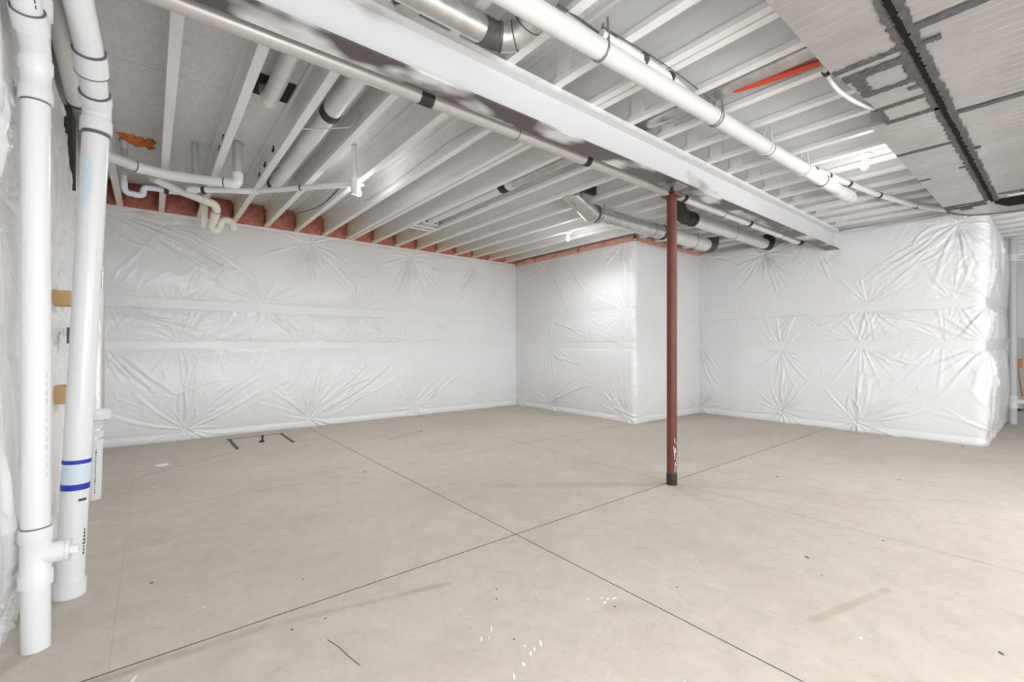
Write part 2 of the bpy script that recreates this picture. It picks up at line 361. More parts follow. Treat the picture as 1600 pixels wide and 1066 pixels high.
AJ = [(2.0+YJ*0+(4.39-4.39), 1.3, 0)]
aj = lambda y: 2.0 + (y - YJ)
AJ = [(aj(6.3), .15, 1.2), (aj(6.3), 1.25, .9), (aj(6.35), 2.9, .7), (aj(4.55), .12, 1.0), (aj(4.5), 1.3, .5), (aj(4.5), 1.83, 1.0), (aj(4.6), 2.93, 1.4), (aj(5.4), 1.84, .5), (aj(7.3), .14, .9),
      (.1, .12, 1.3), (.1, 1.3, .8), (.1, 1.85, .6), (.08, 2.95, .8), (1.1, .12, .6), (1.9, .10, .7)]
wj = sheet('wall_jog', [(XR, YJ), (XJ, YJ), (XJ, YB)], .06, .012, AJ, 21, wavy(2.99, .02, 2), .04, links=[(aj(a), b, aj(c), d, n_, k) for a, b, c, d, n_, k in ((6.35, 2.9, 5.6, 1.92, 8, 1.1), (5.9, 2.8, 5.0, 1.95, 5, .8), (6.3, .15, 5.1, .8, 8, 1), (6.3, 1.2, 5.1, .6, 6, .9), (4.55, .12, 5.1, .7, 5, .8), (4.55, .12, 4.6, 1.0, 3, .5), (7.25, 1.74, 6.35, 1.34, 6, 1), (6.3, 1.74, 5.3, 1.4, 6, .8), (4.6, 2.93, 5.0, 2.5, 4, .9), (6.9, .15, 6.4, 1.1, 4, .6))] + [(.1, .15, .9, .9, 5, .5), (.1, 2.9, .9, 2.2, 5, .5), (.1, 1.8, 1.2, 1.4, 4, .4)])
ar = lambda y: 2.97 + (y - YE)
AR = [(ar(4.3), .12, 1.3), (ar(4.3), 1.3, .8), (ar(4.3), 1.85, .7), (ar(4.25), 2.92, 1.0), (ar(2.93), .18, 1.3), (ar(2.93), 1.2, 1.4), (ar(1.93), .14, 1.3), (ar(1.87), 1.30, 1.0), (ar(1.80), 1.86, .9), (ar(3.2), 2.80, 1.6), (ar(.86), 2.83, 1.5),
      (ar(1.0), 1.33, .8), (ar(.9), 1.84, .7), (2.90, 1.27, 1.8), (2.86, 1.82, 1.8), (2.7, .10, 1.2), (2.0, .15, 1.2), (2.2, 1.3, 1.0), (1.8, 1.85, 1.0), (2.5, 2.8, 1.2), (1.0, .15, 1.0), (.9, 1.3, 1.0)]
wr = sheet('wall_right', [(XE, YE), (XR, YE), (XR, YJ)], .09, .0115, AR, 33, wavy(2.965, .02, 5), .055, 1.1, links=[(ar(a), b, ar(c), d, n_, k) for a, b, c, d, n_, k in ((2.93, .18, 2.95, 1.2, 7, 1), (1.93, .14, 1.88, 1.2, 7, 1.2), (1.93, .14, .8, .75, 9, 1), (1.87, 1.2, .9, .85, 5, .9), (2.93, .18, 2.3, 1.1, 4, .7), (4.3, 1.2, 3.85, .45, 7, 1), (4.3, .15, 3.9, .5, 4, .8), (3.2, 2.8, 3.0, 1.95, 7, .9), (3.2, 2.8, 3.9, 2.1, 5, .7), (.86, 2.83, 2.0, 1.95, 9, 1), (.86, 2.83, .72, 2.2, 4, .9), (2.4, 2.7, 2.1, 2.1, 5, .8), (2.7, 1.74, 2.0, 1.34, 5, .9), (1.8, 1.74, 1.83, 1.34, 6, 1), (1.7, 1.72, .75, 1.5, 8, .9), (2.8, 1.7, 3.0, 1.35, 5, .8), (3.9, 1.4, 3.2, 1.7, 4, .6))] + [(2.90, 1.2, 2.4, .2, 12, 1.6), (2.90, 1.2, 1.7, .5, 9, 1.4), (2.86, 1.74, 2.4, 1.35, 10, 1.5), (2.86, 1.9, 2.3, 2.8, 9, 1.4), (1.5, 2.8, 1.2, 2.0, 6, 1.2)])
# the rest of the shell (mostly out of view)
def shell(name, x0, x1, y0, y1, z0, z1, m='plastic'): return struct(MB().box(x0, x1, y0, y1, z0, z1).go(name, m, None, False))
shell('wall_front', -.6, 15.2, -4.3, -4.2, 0, 3.3)
shell('wall_left_front', -.60, XL, -4.2, 1.0, 0, 3.3)
shell('wall_end', 15.0, 15.1, -4.2, 4.5, 0, 3.3)
shell('wall_utility', XE, 15.1, 4.4, 4.5, 0, 3.3)
# concrete rim behind the sheets
for nm, a in (('trim_1', (-.62, XL-.02, 1.0, 7.7)), ('trim_2', (-.62, 6.25, YB+.16, YB+.30)), ('trim_3', (XJ+.12, XJ+.24, YJ+.12, YB+.2)), ('trim_4', (XR+.14, XR+.26, YE+.2, YJ+.3)), ('trim_5', (XR+.26, XE, YE+.12, YE+.24))):
    shell(nm, a[0], a[1], a[2], a[3], 0, 3.3, 'joist')

# ------------------------------------------------------------------ floor: base and saw-cut slabs
fl = struct(MB().box(-.62, 15.2, -4.3, 7.7, -.12, -.0075).go('floor', 'joint', None, False))
xs = [-.62, -.125, 1.895, 3.745, 5.65, 8.2, 11.0, 15.2]; ys = [-4.3, -1.9, 2.31, 4.42, 7.7]
gx = {1.895: .0034, -.125: .0003, 3.745: .0016}; gy = {2.31: .0042, 4.42: .0014}
for i in range(len(xs)-1):
    for j in range(len(ys)-1):
        g = lambda v, d: d.get(v, .0005)
        b = MB().box(xs[i]+g(xs[i], gx), xs[i+1]-g(xs[i+1], gx), ys[j]+g(ys[j], gy), ys[j+1]-g(ys[j+1], gy), -.0075, 0)
        o = b.go('concrete_slab', 'concrete', fl, False); o.data.materials.append(M['joint'])
        for p_ in o.data.polygons: p_.material_index = 0 if p_.normal.z > .5 else 1
def blob(mb, x, y, rx, ry, rot, h=.0012, k=11, jag=.35):
    v = [(x, y, h)]; c, s_ = math.cos(rot), math.sin(rot)
    for lv, z in ((1, h), (1.03, .0)):
        random.seed(int((x*97+y*31)*1000)); 
        for i in range(k):
            a = 2*math.pi*i/k; q = 1-jag*random.random(); px, py = rx*q*lv*math.cos(a), ry*q*lv*math.sin(a)
            v.append((x+px*c-py*s_, y+px*s_+py*c, z))
    f = [(0, 1+i, 1+(i+1) % k) for i in range(k)] + [(1+i, 1+k+i, 1+k+(i+1) % k, 1+(i+1) % k) for i in range(k)]
    mb.add(v, f)
mb = MB()   # white paint spatter, positions on the slab
for x, y, rx, ry, r in ((1.176, 1.604, .03, .004, .9), (1.10, 1.575, .02, .004, .9), (1.13, 1.56, .02, .002, .8), (1.282, 1.398, .022, .007, .9), (1.235, 1.385, .014, .005, .9), (1.204, 1.374, .018, .006, .9), (1.144, 1.347, .016, .008, 1.0), (1.073, 1.32, .022, .005, 1.0),
        (1.794, 1.417, .020, .005, -.2), (1.765, 1.433, .011, .006, 0), (1.727, 1.422, .012, .008, 0), (1.745, 1.457, .008, .006, 0), (1.686, 1.497, .007, .005, 0), (2.373, .561, .012, .007, 0), (2.42, .54, .006, .004, 0), (1.216, 1.425, .006, .005, 0),
        (.02, 5.1, .012, .009, 0), (.32, 4.0, .010, .006, 0), (.95, 3.4, .006, .005, 0), (2.35, 2.0, .006, .008, 0), (1.55, .9, .008, .004, 0), (-.05, 2.2, .03, .005, 1.2), (.12, 1.95, .05, .003, .7), (.2, 2.6, .01, .006, 0)):
    blob(mb, x, y, rx, ry, r)
o = mb.go('paint_spatter', 'spatter', fl, False); o['kind'] = 'stuff'
mb = MB()
random.seed(5)
spots = [(4.686,1.761,.022,.016),(3.033,.976,.016,.013),(2.858,.849,.007,.006),(3.674,.752,.011,.009),(2.699,.175,.016,.008),(5.466,1.0,.016,.013),(7.899,.837,.03,.02),(1.739,1.37,.007,.006),(2.129,1.277,.006,.006),(.006,3.044,.014,.008),(3.112,5.999,.035,.022),(.487,2.153,.009,.006),(1.389,1.85,.007,.006),(.766,3.316,.006,.005),(1.209,1.488,.006,.005),(1.66,4.4,.02,.012)] + [(random.uniform(.1, 6), random.uniform(.4, 6.8), random.uniform(.003, .007), random.uniform(.003, .006)) for _ in range(46)]
for x, y, a, b in spots: blob(mb, x, y, a, b, .5, .0008)
o = mb.go('floor_speck', 'speck', fl, False); o['kind'] = 'stuff'
# hairline cracks
def crack(cr, wd=.0018):
    mb = MB()
    for a, b in zip(cr, cr[1:]):
        A_, B_ = Vector((*a, 0)), Vector((*b, 0)); d = B_-A_; nn = Vector((-d.y, d.x, 0)).normalized()*wd; u = Vector((0, 0, .0007))
        mb.add([A_-nn+u, B_-nn+u, B_+nn+u, A_+nn+u, A_-nn*1.2, B_-nn*1.2, B_+nn*1.2, A_+nn*1.2], [(0, 1, 2, 3), (0, 4, 5, 1), (2, 6, 7, 3)])
    mb.go('hairline_crack', 'speck', fl, False)
crack([(.589, 1.983), (.611, 1.902), (.623, 1.823), (.639, 1.745)])
crack([(2.267, 5.662), (2.6, 5.78), (2.85, 5.93), (3.09, 6.017)], .003)
crack([(-.13, 5.535), (.1, 5.75), (.45, 5.95), (.72, 6.2)], .0014)

# ------------------------------------------------------------------ ceiling: deck sheets and I-joists
ZB, ZD = 3.0, 3.302
ce = struct(MB().box(-.62, 15.2, -4.3, 7.75, ZD+.02, ZD+.10).go('ceiling', 'joist', None, False))
y0 = -4.3; k = 0
while y0 < 7.7:
    x0 = -.62 - (k % 2)*1.22
    while x0 < 15.2:
        a, b = max(x0, -.62), min(x0+2.436, 15.2)
        if b > a: MB().box(a+.003, b-.003, y0+.003, min(y0+1.217, 7.7), ZD, ZD+.02).go('subfloor_panel', 'osb', ce, False)
        x0 += 2.44
    y0 += 1.22; k += 1
def ijoist(x, ya, yb, wd=.030):
    h, t, w_ = .036, .005, wd
    pr = [(-w_, ZB), (w_, ZB), (w_, ZB+h), (t, ZB+h+.003), (t, ZD-h-.003), (w_, ZD-h), (w_, ZD), (-w_, ZD), (-w_, ZD-h), (-t, ZD-h-.003), (-t, ZB+h+.003), (-w_, ZB+h)]
    n_ = len(pr); v = [(x+a, y, z) for y in (ya, yb) for a, z in pr]
    f = [tuple(range(n_)), tuple(range(2*n_-1, n_-1, -1))] + [(i, i+n_, (i+1) % n_+n_, (i+1) % n_) for i in range(n_)]
    return MB().add(v, f).go('floor_joist', 'joist', ce, False)
XK = lambda k: .112 + .4045*k
for k in range(-1, 37):
    x = XK(k)
    yb = YB+.155 if x < XJ+.1 else (YJ+.115 if x < XR+.12 else (YE+.115 if x < XE else 4.4))
    if k == 6: ijoist(x-.036, -4.2, yb, .028); ijoist(x+.036, -4.2, yb, .028)
    elif k in (16, 18): ijoist(x-.03, -4.2, yb); ijoist(x+.05, -4.2, yb)
    else: ijoist(x, -4.2, yb)
    # squash blocks over the beam, one each side of the web
    if 1 < x < 7.9 and k != 6:
        for s_ in (-1, 1): MB().box(x+s_*.0165-.011, x+s_*.0165+.011, 2.02, 2.14, ZB+.037, ZD-.037).go('web_stiffener', 'joist', ce, False)
# rim batts above the plastic
def batt(x0, x1, y0, z0, z1, seed, m='pink', name='insulation_batt', parent=None, axis='x', depth=.12):
    nx, nz = 12, 7; v = []; f = []
    for j in range(nz):
        for i in range(nx):
            t, q = i/(nx-1), j/(nz-1); e = (math.sin(math.pi*t)*math.sin(math.pi*q))**.4 if 0 < i < nx-1 and 0 < j < nz-1 else 0
            r = float(vnoise(np.array(t*4.), np.array(q*3.), seed)); d = .05*e + .04*r*e
            a = x0+(x1-x0)*t; z = z0+(z1-z0)*q
            v.append((a, y0-d, z) if axis == 'x' else (y0-d, a, z))
    o_ = len(v)
    for i, j in ((0, 0), (nx-1, 0), (nx-1, nz-1), (0, nz-1)):
        a = x0+(x1-x0)*i/(nx-1); z = z0+(z1-z0)*j/(nz-1); v.append((a, y0+depth, z) if axis == 'x' else (y0+depth, a, z))
    for j in range(nz-1):
        for i in range(nx-1): q = j*nx+i; f.append((q, q+1, q+1+nx, q+nx))
    f.append((o_, o_+1, o_+2, o_+3))
    f.append(tuple(range(nx)) + (o_+1, o_)); f.append(tuple((nz-1)*nx+i for i in range(nx-1, -1, -1)) + (o_+3, o_+2))
    return link_mesh(name, v, f, m, parent)
for k in range(-1, 15):
    a, b = XK(k)+.008, XK(k+1)-.008
    if b > XJ: b = XJ+.05
    batt(a, b, YB-.015, 3.0, ZD-.002, k+5, parent=wb)
batt(XL, XK(-1)-.01, YB-.015, 3.0, ZD-.002, 3, parent=wb)
# pale faced edge peeping over the jog's sheet, and over its short side
for i in range(5): batt(YJ+.02+i*.60, YJ+.02+(i+1)*.60-.004, XJ-.012, 2.955, 3.06, i+40, 'pink_pale', parent=wj, axis='y', depth=.10)
for i in range(4): batt(XJ+.05+i*.50, XJ+.05+(i+1)*.50-.004, YJ-.012, 2.955, 3.03, i+50, 'pink_pale', parent=wj, depth=.10)
for i in range(4): MB().box(XR+.05, XR+.13, 1.0+i*.85, 1.0+i*.85+.845, 2.94, 3.0).go('sill_plate', 'pinewood' if i == 9 else 'joist', wr, False)

# ------------------------------------------------------------------ steel beam on its red column
YC = 2.2285
t = thing('steel_beam', 'long steel I-beam across the ceiling, white paint over dark primer, carried by the red column', 'beam', (-.48, YC, 2.70))
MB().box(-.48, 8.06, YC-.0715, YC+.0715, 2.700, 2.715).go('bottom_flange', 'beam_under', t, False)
MB().box(-.48, 8.06, YC-.005, YC+.005, 2.715, 2.955).go('web', 'beam_web', t, False)
MB().box(-.48, 8.06, YC-.0715, YC+.0715, 2.955, 2.970).go('top_flange', 'beam_web', t, False)
MB().box(-.48, 8.02, YC-.068, YC+.068, 2.970, 3.000).go('nailer_plank', 'joist', t, False)
cx, cy = 3.684, 2.262
t = thing('support_column', 'round rust-red steel post standing alone in the middle of the floor', 'column', (cx, cy, 0))
mb = MB(); lathe(mb, (cx, cy, 0), [(.0445, .10), (.0445, 2.60)], 28); post = mb.go('tube', 'rust', t)
mb = MB(); lathe(mb, (cx, cy, 0), [(.047, 0.001), (.047, .098), (.0445, .10)], 28); mb.go('black_foot', 'black', t)
MB().box(cx-.066, cx+.066, cy-.066, cy+.066, 2.60, 2.612).go('cap_plate', 'rust', t, False)
mb = MB(); lathe(mb, (cx, cy, 0), [(.016, 2.612), (.016, 2.69)], 14); lathe(mb, (cx, cy, 0), [(.028, 2.64), (.028, 2.66)], 6); mb.go('adjusting_screw', 'black', t)
MB().box(cx-.10, cx+.10, YC-.068, YC+.068, 2.688, 2.6995).go('bearing_plate', 'zip', t, False)
mb = MB()
random.seed(3)
for i in range(16):
    a = -math.pi/2 - .35 + random.uniform(-.35, .45); z = .12 + random.random()**1.5*.28; h_ = random.uniform(.01, .05)
    q = [(cx+.0452*math.cos(a+e), cy+.0452*math.sin(a+e), z+zz) for e, zz in ((0, 0), (.12, 0), (.14, h_), (.02, h_))]
    mb.add(q, [(0, 1, 2, 3)])
mb.go('paint_scrape', 'spatter', post, False)

# ------------------------------------------------------------------ round ducts under the joists
def straight(t, name, a, b, r, m, seg=24): return tube(name, [a, b], r, m, t, seg)
def hanger(t, x, y, z, r, m='zip', axis='x', top=ZB):
    mb = MB(); pts = []
    for i in range(15):
        a = math.pi + math.pi*i/14; pts.append((x, y+(r+.002)*math.cos(a), z+(r+.002)*math.sin(a)) if axis == 'x' else (x+(r+.002)*math.cos(a), y, z+(r+.002)*math.sin(a)))
    if axis == 'x': pts = [(x, y-r-.002, top)] + pts + [(x, y+r+.002, top)]
    else: pts = [(x-r-.002, y, top)] + pts + [(x+r+.002, y, top)]
    mb.tube(pts, .005, 6); return mb.go('hanger_strap', m, t)
def elbow(t, name, pts, r, m, rad, seg=24): return tube(name, pts, r, m, t, seg, rad)
# 1 beside the beam
t = thing('round_duct', 'slim white round duct running right beside the steel beam, black tape at its joints', 'duct', (-.4, 2.432, 2.70))
yy, zz, r = 2.432, 2.750, .0455
xs_ = [-.45, 1.29, 2.725, 4.16, 5.63, 7.18]
for a, b in zip(xs_, xs_[1:]): straight(t, 'duct_section', (a+.001, yy, zz), (b-.001, yy, zz), r, 'duct_grey' if b < 4.2 else 'duct')
for x in xs_[1:5]: band('tape_joint', (x, yy, zz), (1, 0, 0), r+.004, .055 if x > 1.5 else .085, 'black', t)
elbow(t, 'end_elbow', [(7.18, yy, zz), (7.34, yy, zz), (7.34, yy, 2.95), (7.34, yy, 3.1)], r+.002, 'black', .09)
for x in (2.0, 5.0, 6.6): hanger(t, x, yy, zz, r)
# 2 large, boot at joist end
t = thing('round_duct', 'thick silver duct with a tapered boot, hung in front of the insulated jog', 'duct', (3.9, 3.66, 2.87))
yy, zz, r = 3.665, 2.885, .100
MBb = MB(); V = []; F = []
ring = lambda c, u, v, a, b: [Vector(c)+Vector(u)*a*math.cos(2*math.pi*i/24)+Vector(v)*b*math.sin(2*math.pi*i/24) for i in range(24)]
rings = [ring((3.885, yy, 3.12), (1, 0, 0), (0, 1, 0), .085, .105), ring((3.875, yy, 2.990), (1, 0, 0), (0, 1, 0), .122, .115), ring((4.20, yy, 2.872), (.28, 0, .96), (0, 1, 0), r+.005, r+.005), ring((4.25, yy, zz), (0, 0, 1), (0, 1, 0), r+.003, r+.003)]
for q in rings: V += q
for i in range(3):
    for k in range(24): F.append((i*24+k, i*24+(k+1) % 24, (i+1)*24+(k+1) % 24, (i+1)*24+k))
F.append(tuple(range(24)))
link_mesh('boot', V, F, 'galv', t)
straight(t, 'duct_section', (4.22, yy, zz), (5.69, yy, zz), r, 'galv'); straight(t, 'duct_section', (5.70, yy, zz), (6.95, yy, zz), r, 'duct')
band('tape_joint', (4.24, yy, zz), (1, 0, 0), r+.005, .07, 'mastic', t); band('tape_joint', (5.70, yy, zz), (1, 0, 0), r+.005, .07, 'black', t)
elbow(t, 'end_elbow', [(6.95, yy, zz), (7.16, yy, zz), (7.16, yy, 3.12)], r+.004, 'mastic', .14)
for x in (4.32, 5.45, 6.55): hanger(t, x, yy, zz, r)
MB().box(3.79, 4.10, 3.50, 3.55, ZB+.04, ZB+.16).go('collar_box', 'black', t, False)
# 3 behind column
t = thing('round_duct', 'white round duct between the beam and the thick silver duct, black elbows at both ends', 'duct', (5.0, 3.04, 2.87))
yy, zz, r = 3.045, 2.885, .080
straight(t, 'duct_section', (5.45, yy, zz), (7.60, yy, zz), r, 'duct')
elbow(t, 'start_elbow', [(5.45, yy, zz), (5.16, yy, zz), (4.98, yy-.06, 3.0), (4.90, yy-.12, 3.18)], r+.006, 'black', .13)
band('tape_joint', (5.42, yy, zz), (1, 0, 0), r+.012, .06, 'black', t)
band('tape_joint', (5.27, yy, zz), (1, .0, .05), r+.010, .03, 'black', t)
elbow(t, 'end_elbow', [(7.60, yy, zz), (7.80, yy, zz), (7.80, yy, 3.15)], r+.006, 'black', .13)
hanger(t, 6.55, yy, zz, r)
# 4 near, top centre of the photo: runs along x then elbows away
t = thing('round_duct', 'shiny bare metal duct at the top, its ribbed elbow behind the long drain pipe', 'duct', (-.3, 1.94, 2.92))
yy, zz, r = 1.945, 2.925, .066
straight(t, 'duct_section', (-.45, yy, zz), (1.36, yy, zz), r, 'galv')
pts = bend([(1.36, yy, zz), (1.47, yy, zz), (1.565, yy-.09, zz+.005), (1.55, yy-.27, 3.02), (1.55, yy-.6, 3.12)], .10, 5)
segs = 5; kk = len(pts)//segs
for i in range(segs):
    a = i*kk; b = min(len(pts)-1, (i+1)*kk) if i < segs-1 else len(pts)-1
    tube('elbow_gore', pts[a:b+1], [r+.004+.003*(i % 2)]*(b-a+1), 'mastic' if i == 0 else 'galv', t, 24)
band('seam_ring', pts[kk], pts[kk+1]-pts[kk-1], r+.009, .006, 'mastic', t); band('seam_ring', pts[2*kk], pts[2*kk+1]-pts[2*kk-1], r+.009, .006, 'mastic', t); band('seam_ring', pts[3*kk], pts[3*kk+1]-pts[3*kk-1], r+.009, .006, 'mastic', t)
# ducts lying up in joist bays
t = thing('round_duct', 'pale round duct tucked up between joists left of the beam, dark tape collar halfway', 'duct', (1.11, 3.8, 3.05))
xx, zz, r = 1.115, 3.11, .075
tube('duct_section', [(xx, 2.28, zz), (xx, 3.66, zz)], r, 'duct', t); tube('duct_section', [(xx, 3.665, zz), (xx, 5.70, zz)], r-.004, 'duct', t)
band('tape_joint', (xx, 3.66, zz), (0, 1, 0), r+.004, .10, 'black', t); band('end_tape', (xx, 5.70, zz), (0, 1, 0), r+.004, .07, 'black', t)
mb = MB(); mb.tube(bend([(xx, 5.70, zz), (xx, 5.82, zz), (xx, 5.84, 3.29)], .09), r-.006, 20); mb.go('end_elbow', 'duct', t)
mb = MB(); mb.tube(bend([(xx, 2.3, zz), (xx-.06, 2.10, 3.09), (xx-.125, 2.045, 2.95)], .08), r-.004, 20); mb.go('near_elbow', 'galv', t)
band('tape_joint', (xx-.122, 2.047, 2.957), (-.05, -.05, 1), r+.001, .02, 'mastic', t); band('seam_ring', (xx-.10, 2.062, 3.0), (-.1, -.2, 1), r-.001, .006, 'mastic', t)
mb = MB(); mb.tube([(XK(2)+.03, 3.95, 3.03), (1.10, 3.80, 3.02), (1.28, 3.70, 3.05), (XK(3)-.005, 3.55, 3.13)], .006, 6); mb.go('support_wire', 'cream_cable', t)
t = thing('round_duct', 'short round duct stub between joists, ending at the dark cut hole in the deck', 'duct', (.71, 3.2, 3.05))
tube('duct_section', bend([(.715, 2.0, 3.15), (.715, 3.86, 3.15), (.715, 3.98, 3.30)], .10), .058, 'duct', t)
band('duct_end', (.715, 3.85, 3.15), (0, 1, 0), .061, .05, 'pvc_cream', t)
mb = MB(); mb.box(.56, .90, 3.80, 4.12, ZD-.012, ZD-.001); mb.go('cut_hole_mastic', 'blackgap', t, False)
t = thing('round_duct', 'round duct lying between far joists, from a floor boot towards the orange tubing', 'duct', (3.17, 3.5, 3.03))
xx, zz, r = 3.165, 3.09, .068
for a, b in ((.3, 2.2), (2.2, 3.90), (4.05, 4.95), (4.955, 5.85)): tube('duct_section', [(xx, a, zz), (xx, b-.002, zz)], r, 'galv' if a < 2.5 else 'duct', t)
band('tape_joint', (xx, 4.06, zz), (0, 1, 0), r+.005, .10, 'black', t); band('duct_collar', (xx, 3.94, zz), (0, 1, 0), r+.004, .10, 'duct', t)
MB().box(3.04, 3.29, 5.80, 6.02, ZB+.02, ZB+.19).go('register_box', 'duct', t, False); MB().box(2.93, 3.33, 5.88, 5.94, ZB-.012, ZB-.001).go('mounting_strip', 'duct', t, False); MB().box(2.93, 3.33, 6.02, 6.08, ZB-.012, ZB-.001).go('mounting_strip', 'duct', t, False)
MB().box(3.08, 3.25, 5.797, 5.802, ZB+.04, ZB+.15).go('register_opening', 'blackgap', t, False)

# ------------------------------------------------------------------ white drain run hanging across the joists
t = thing('drain_pipe', 'long white PVC drain pipe slung under the joists, from top centre to a capped end', 'pipe', (.9, 1.70, 2.93))
A, Bq, r = Vector((-.45, 1.709, 2.905)), Vector((5.93, 1.529, 2.91)), .056
ax = (Bq-A).normalized(); at = lambda x: A + (Bq-A)*((x-A.x)/(Bq.x-A.x))
cuts = [-.45, 3.14, 4.01, 4.74, 5.93]
for a, b in zip(cuts, cuts[1:]): tube('pipe_section', [at(a), at(b-.002)], r, 'pvc_aged', t, 24)
for x in cuts[1:4]: band('coupling', at(x), ax, r+.003, .035, 'pvc_aged', t); band('joint_ring', at(x+.022), ax, r+.0045, .008, 'mastic', t)
tube('end_fitting', [at(5.22), at(5.47)], r+.006, 'pvc_aged', t, 24); band('joint_ring', at(5.22), ax, r+.008, .008, 'mastic', t)
for i, x in enumerate((5.74, 5.84, 5.93, 6.01)): band('ribbed_ring', at(x), ax, r+.010-.003*(i % 2), .05, 'pvc_aged', t)
band('end_plug', at(6.08), ax, r-.008, .07, 'pvc_aged', t)
def strap(t, x, side, zt=3.08):
    p = at(x); mb = MB(); pts = []
    for i in range(17):
        a = math.pi*1.1 + math.pi*1.25*i/16; pts.append(p+Vector((0, (r+.004)*math.cos(a), (r+.004)*math.sin(a))))
    pts = [p+Vector((.02, -.03, zt-p.z))] + pts + [p+Vector((.04, .015, zt-p.z))]
    for a, b in zip(pts, pts[1:]): mb.tube([a, b], .0075, 6)
    return mb.go('hanger_strap', 'zip' if side else 'pvc_aged', t)
for x, s_ in ((1.96, 1), (3.19, 1), (3.98, 0), (4.74, 0)): strap(t, x, s_)
for x, y, s_ in ((1.99, 1.67, 0),):
    mb = MB(); p = Vector((2.16, 1.60, 3.0)); mb.tube([p, p+Vector((.02, .02, .10)), p+Vector((.01, .0, .17))], .008, 6); mb.tube([p+Vector((.0, .05, .15)), p+Vector((.0, -.03, .10))], [.012, .016], 6); mb.go('tied_strap', 'zip', t)
# small companion pipe
t = thing('water_pipe', 'thin white pipe with dark couplings, hugging the long drain pipe then bending right', 'pipe', (1.9, 1.62, 2.95))
pts = bend([(1.93, 1.622, 2.966), (2.30, 1.603, 2.966), (2.62, 1.606, 2.966), (3.05, 1.655, 2.969), (3.9, 1.635, 2.968), (4.55, 1.60, 2.965), (4.86, 1.575, 2.962), (5.29, 1.515, 2.96), (5.70, 1.452, 2.96), (6.40, 1.35, 2.96), (7.23, 1.16, 2.96), (7.75, .98, 2.96)], .12, 4)
tube('pipe_section', pts, .030, 'pvc_aged', t, 16)
def on(p, i): return Vector(p[i])
for x, y, z, m_ in ((2.02, 1.625, 2.975, 'mastic'), (2.30, 1.604, 2.972, 'mastic'), (2.585, 1.607, 2.974, 'black'), (5.02, 1.553, 2.961, 'mastic'), (5.29, 1.517, 2.96, 'black'), (5.70, 1.453, 2.96, 'black'), (6.40, 1.35, 2.96, 'black'), (7.23, 1.165, 2.96, 'black')):
    band('coupling', (x, y, z), (1, -.12, 0), .034, .045, m_, t)
tube('feed_tube', bend([(1.55, 1.66, 3.02), (1.75, 1.64, 3.0), (1.93, 1.632, 2.985)], .05), .006, 'cable', t, 8)
tube('tracer_wire', bend([(1.93, 1.60, 3.0), (2.5, 1.57, 3.0), (3.1, 1.60, 3.01)], .2), .004, 'cable', t, 6)

# ------------------------------------------------------------------ rectangular ducts, top right
ZH = 2.80
def ribbed(x0, x1, ya0, ya1, yb0, yb1, z0, z1, pitch=.075):
    """duct section: underside carries raised cross beads; left edge runs ya0->ya1, right edge yb0->yb1"""
    mb = MB(); n_ = max(1, int((x1-x0)/pitch)); P_ = [(x0, 0)]
    for i in range(n_):
        c_ = x0 + (i+.5)*(x1-x0)/n_; P_ += [(c_-.009, 0), (c_-.002, -.0035), (c_+.002, -.0035), (c_+.009, 0)]
    P_.append((x1, 0)); V = []; F = []
    for x, dz in P_:
        q = (x-x0)/(x1-x0); V += [(x, ya0+(ya1-ya0)*q, z0+dz), (x, yb0+(yb1-yb0)*q, z0+dz)]
    for i in range(len(P_)-1): F.append((2*i, 2*i+1, 2*i+3, 2*i+2))
    mb.add(V, F)
    ys_ = [(x0, ya0, yb0), (x1, ya1, yb1)]
    V = [(x, y, z) for x, a, b in ys_ for y, z in ((a, z0), (a, z1), (b, z1), (b, z0))]
    mb.add(V, [(0, 4, 5, 1), (1, 5, 6, 2), (2, 6, 7, 3), (0, 1, 2, 3), (7, 6, 5, 4)])
    return mb
def jag(mb, x0, x1, y0, y1, seed, z=ZH, amp=.012, k=22):
    """rough-edged smear of mastic under the sheet, 2 mm thick"""
    random.seed(seed); L = []; R = []
    if max(abs(x1-x0), abs(y1-y0)) > 2: k = 260
    hh = .0045 + .0007*(seed % 6)
    lx = abs(x1-x0) > abs(y1-y0)
    for i in range(k+1):
        t_ = i/k; e = random.uniform(-amp, amp); g_ = random.uniform(-amp, amp)
        if lx: L.append((x0+(x1-x0)*t_, y0+e)); R.append((x0+(x1-x0)*t_, y1+g_))
        else: L.append((x0+e, y0+(y1-y0)*t_)); R.append((x1+g_, y0+(y1-y0)*t_))
    V = [(a, b, z-hh) for a, b in L] + [(a, b, z-hh) for a, b in R] + [(a, b, z+.001) for a, b in L] + [(a, b, z+.001) for a, b in R]
    n_ = k+1; F = [(i, i+1, n_+i+1, n_+i) for i in range(k)] + [(i, 2*n_+i, 2*n_+i+1, i+1) for i in range(k)] + [(n_+i, n_+i+1, 3*n_+i+1, 3*n_+i) for i in range(k)]
    F += [(0, n_, 3*n_, 2*n_), (k, 2*n_+k, 3*n_+k, n_+k)]
    mb.add(V, F)
YS = .513
t = thing('air_duct', 'grey sheet-metal trunk duct beside the joists, with a rectangular ring of dark sealant', 'duct', (1.0, .68, ZH))
L_ = [(-.3, 3.05, .862, .850), (3.05, 3.72, .838, .788), (3.72, 3.97, .786, .786), (3.97, 4.73, .882, .882), (4.73, 6.90, .882, .882)]
SEC = []
for x0, x1, a, b in L_: SEC.append(ribbed(x0, x1, a, b, YS+.006, YS+.006, ZH, 2.985).go('duct_section', 'sheet', t, False))
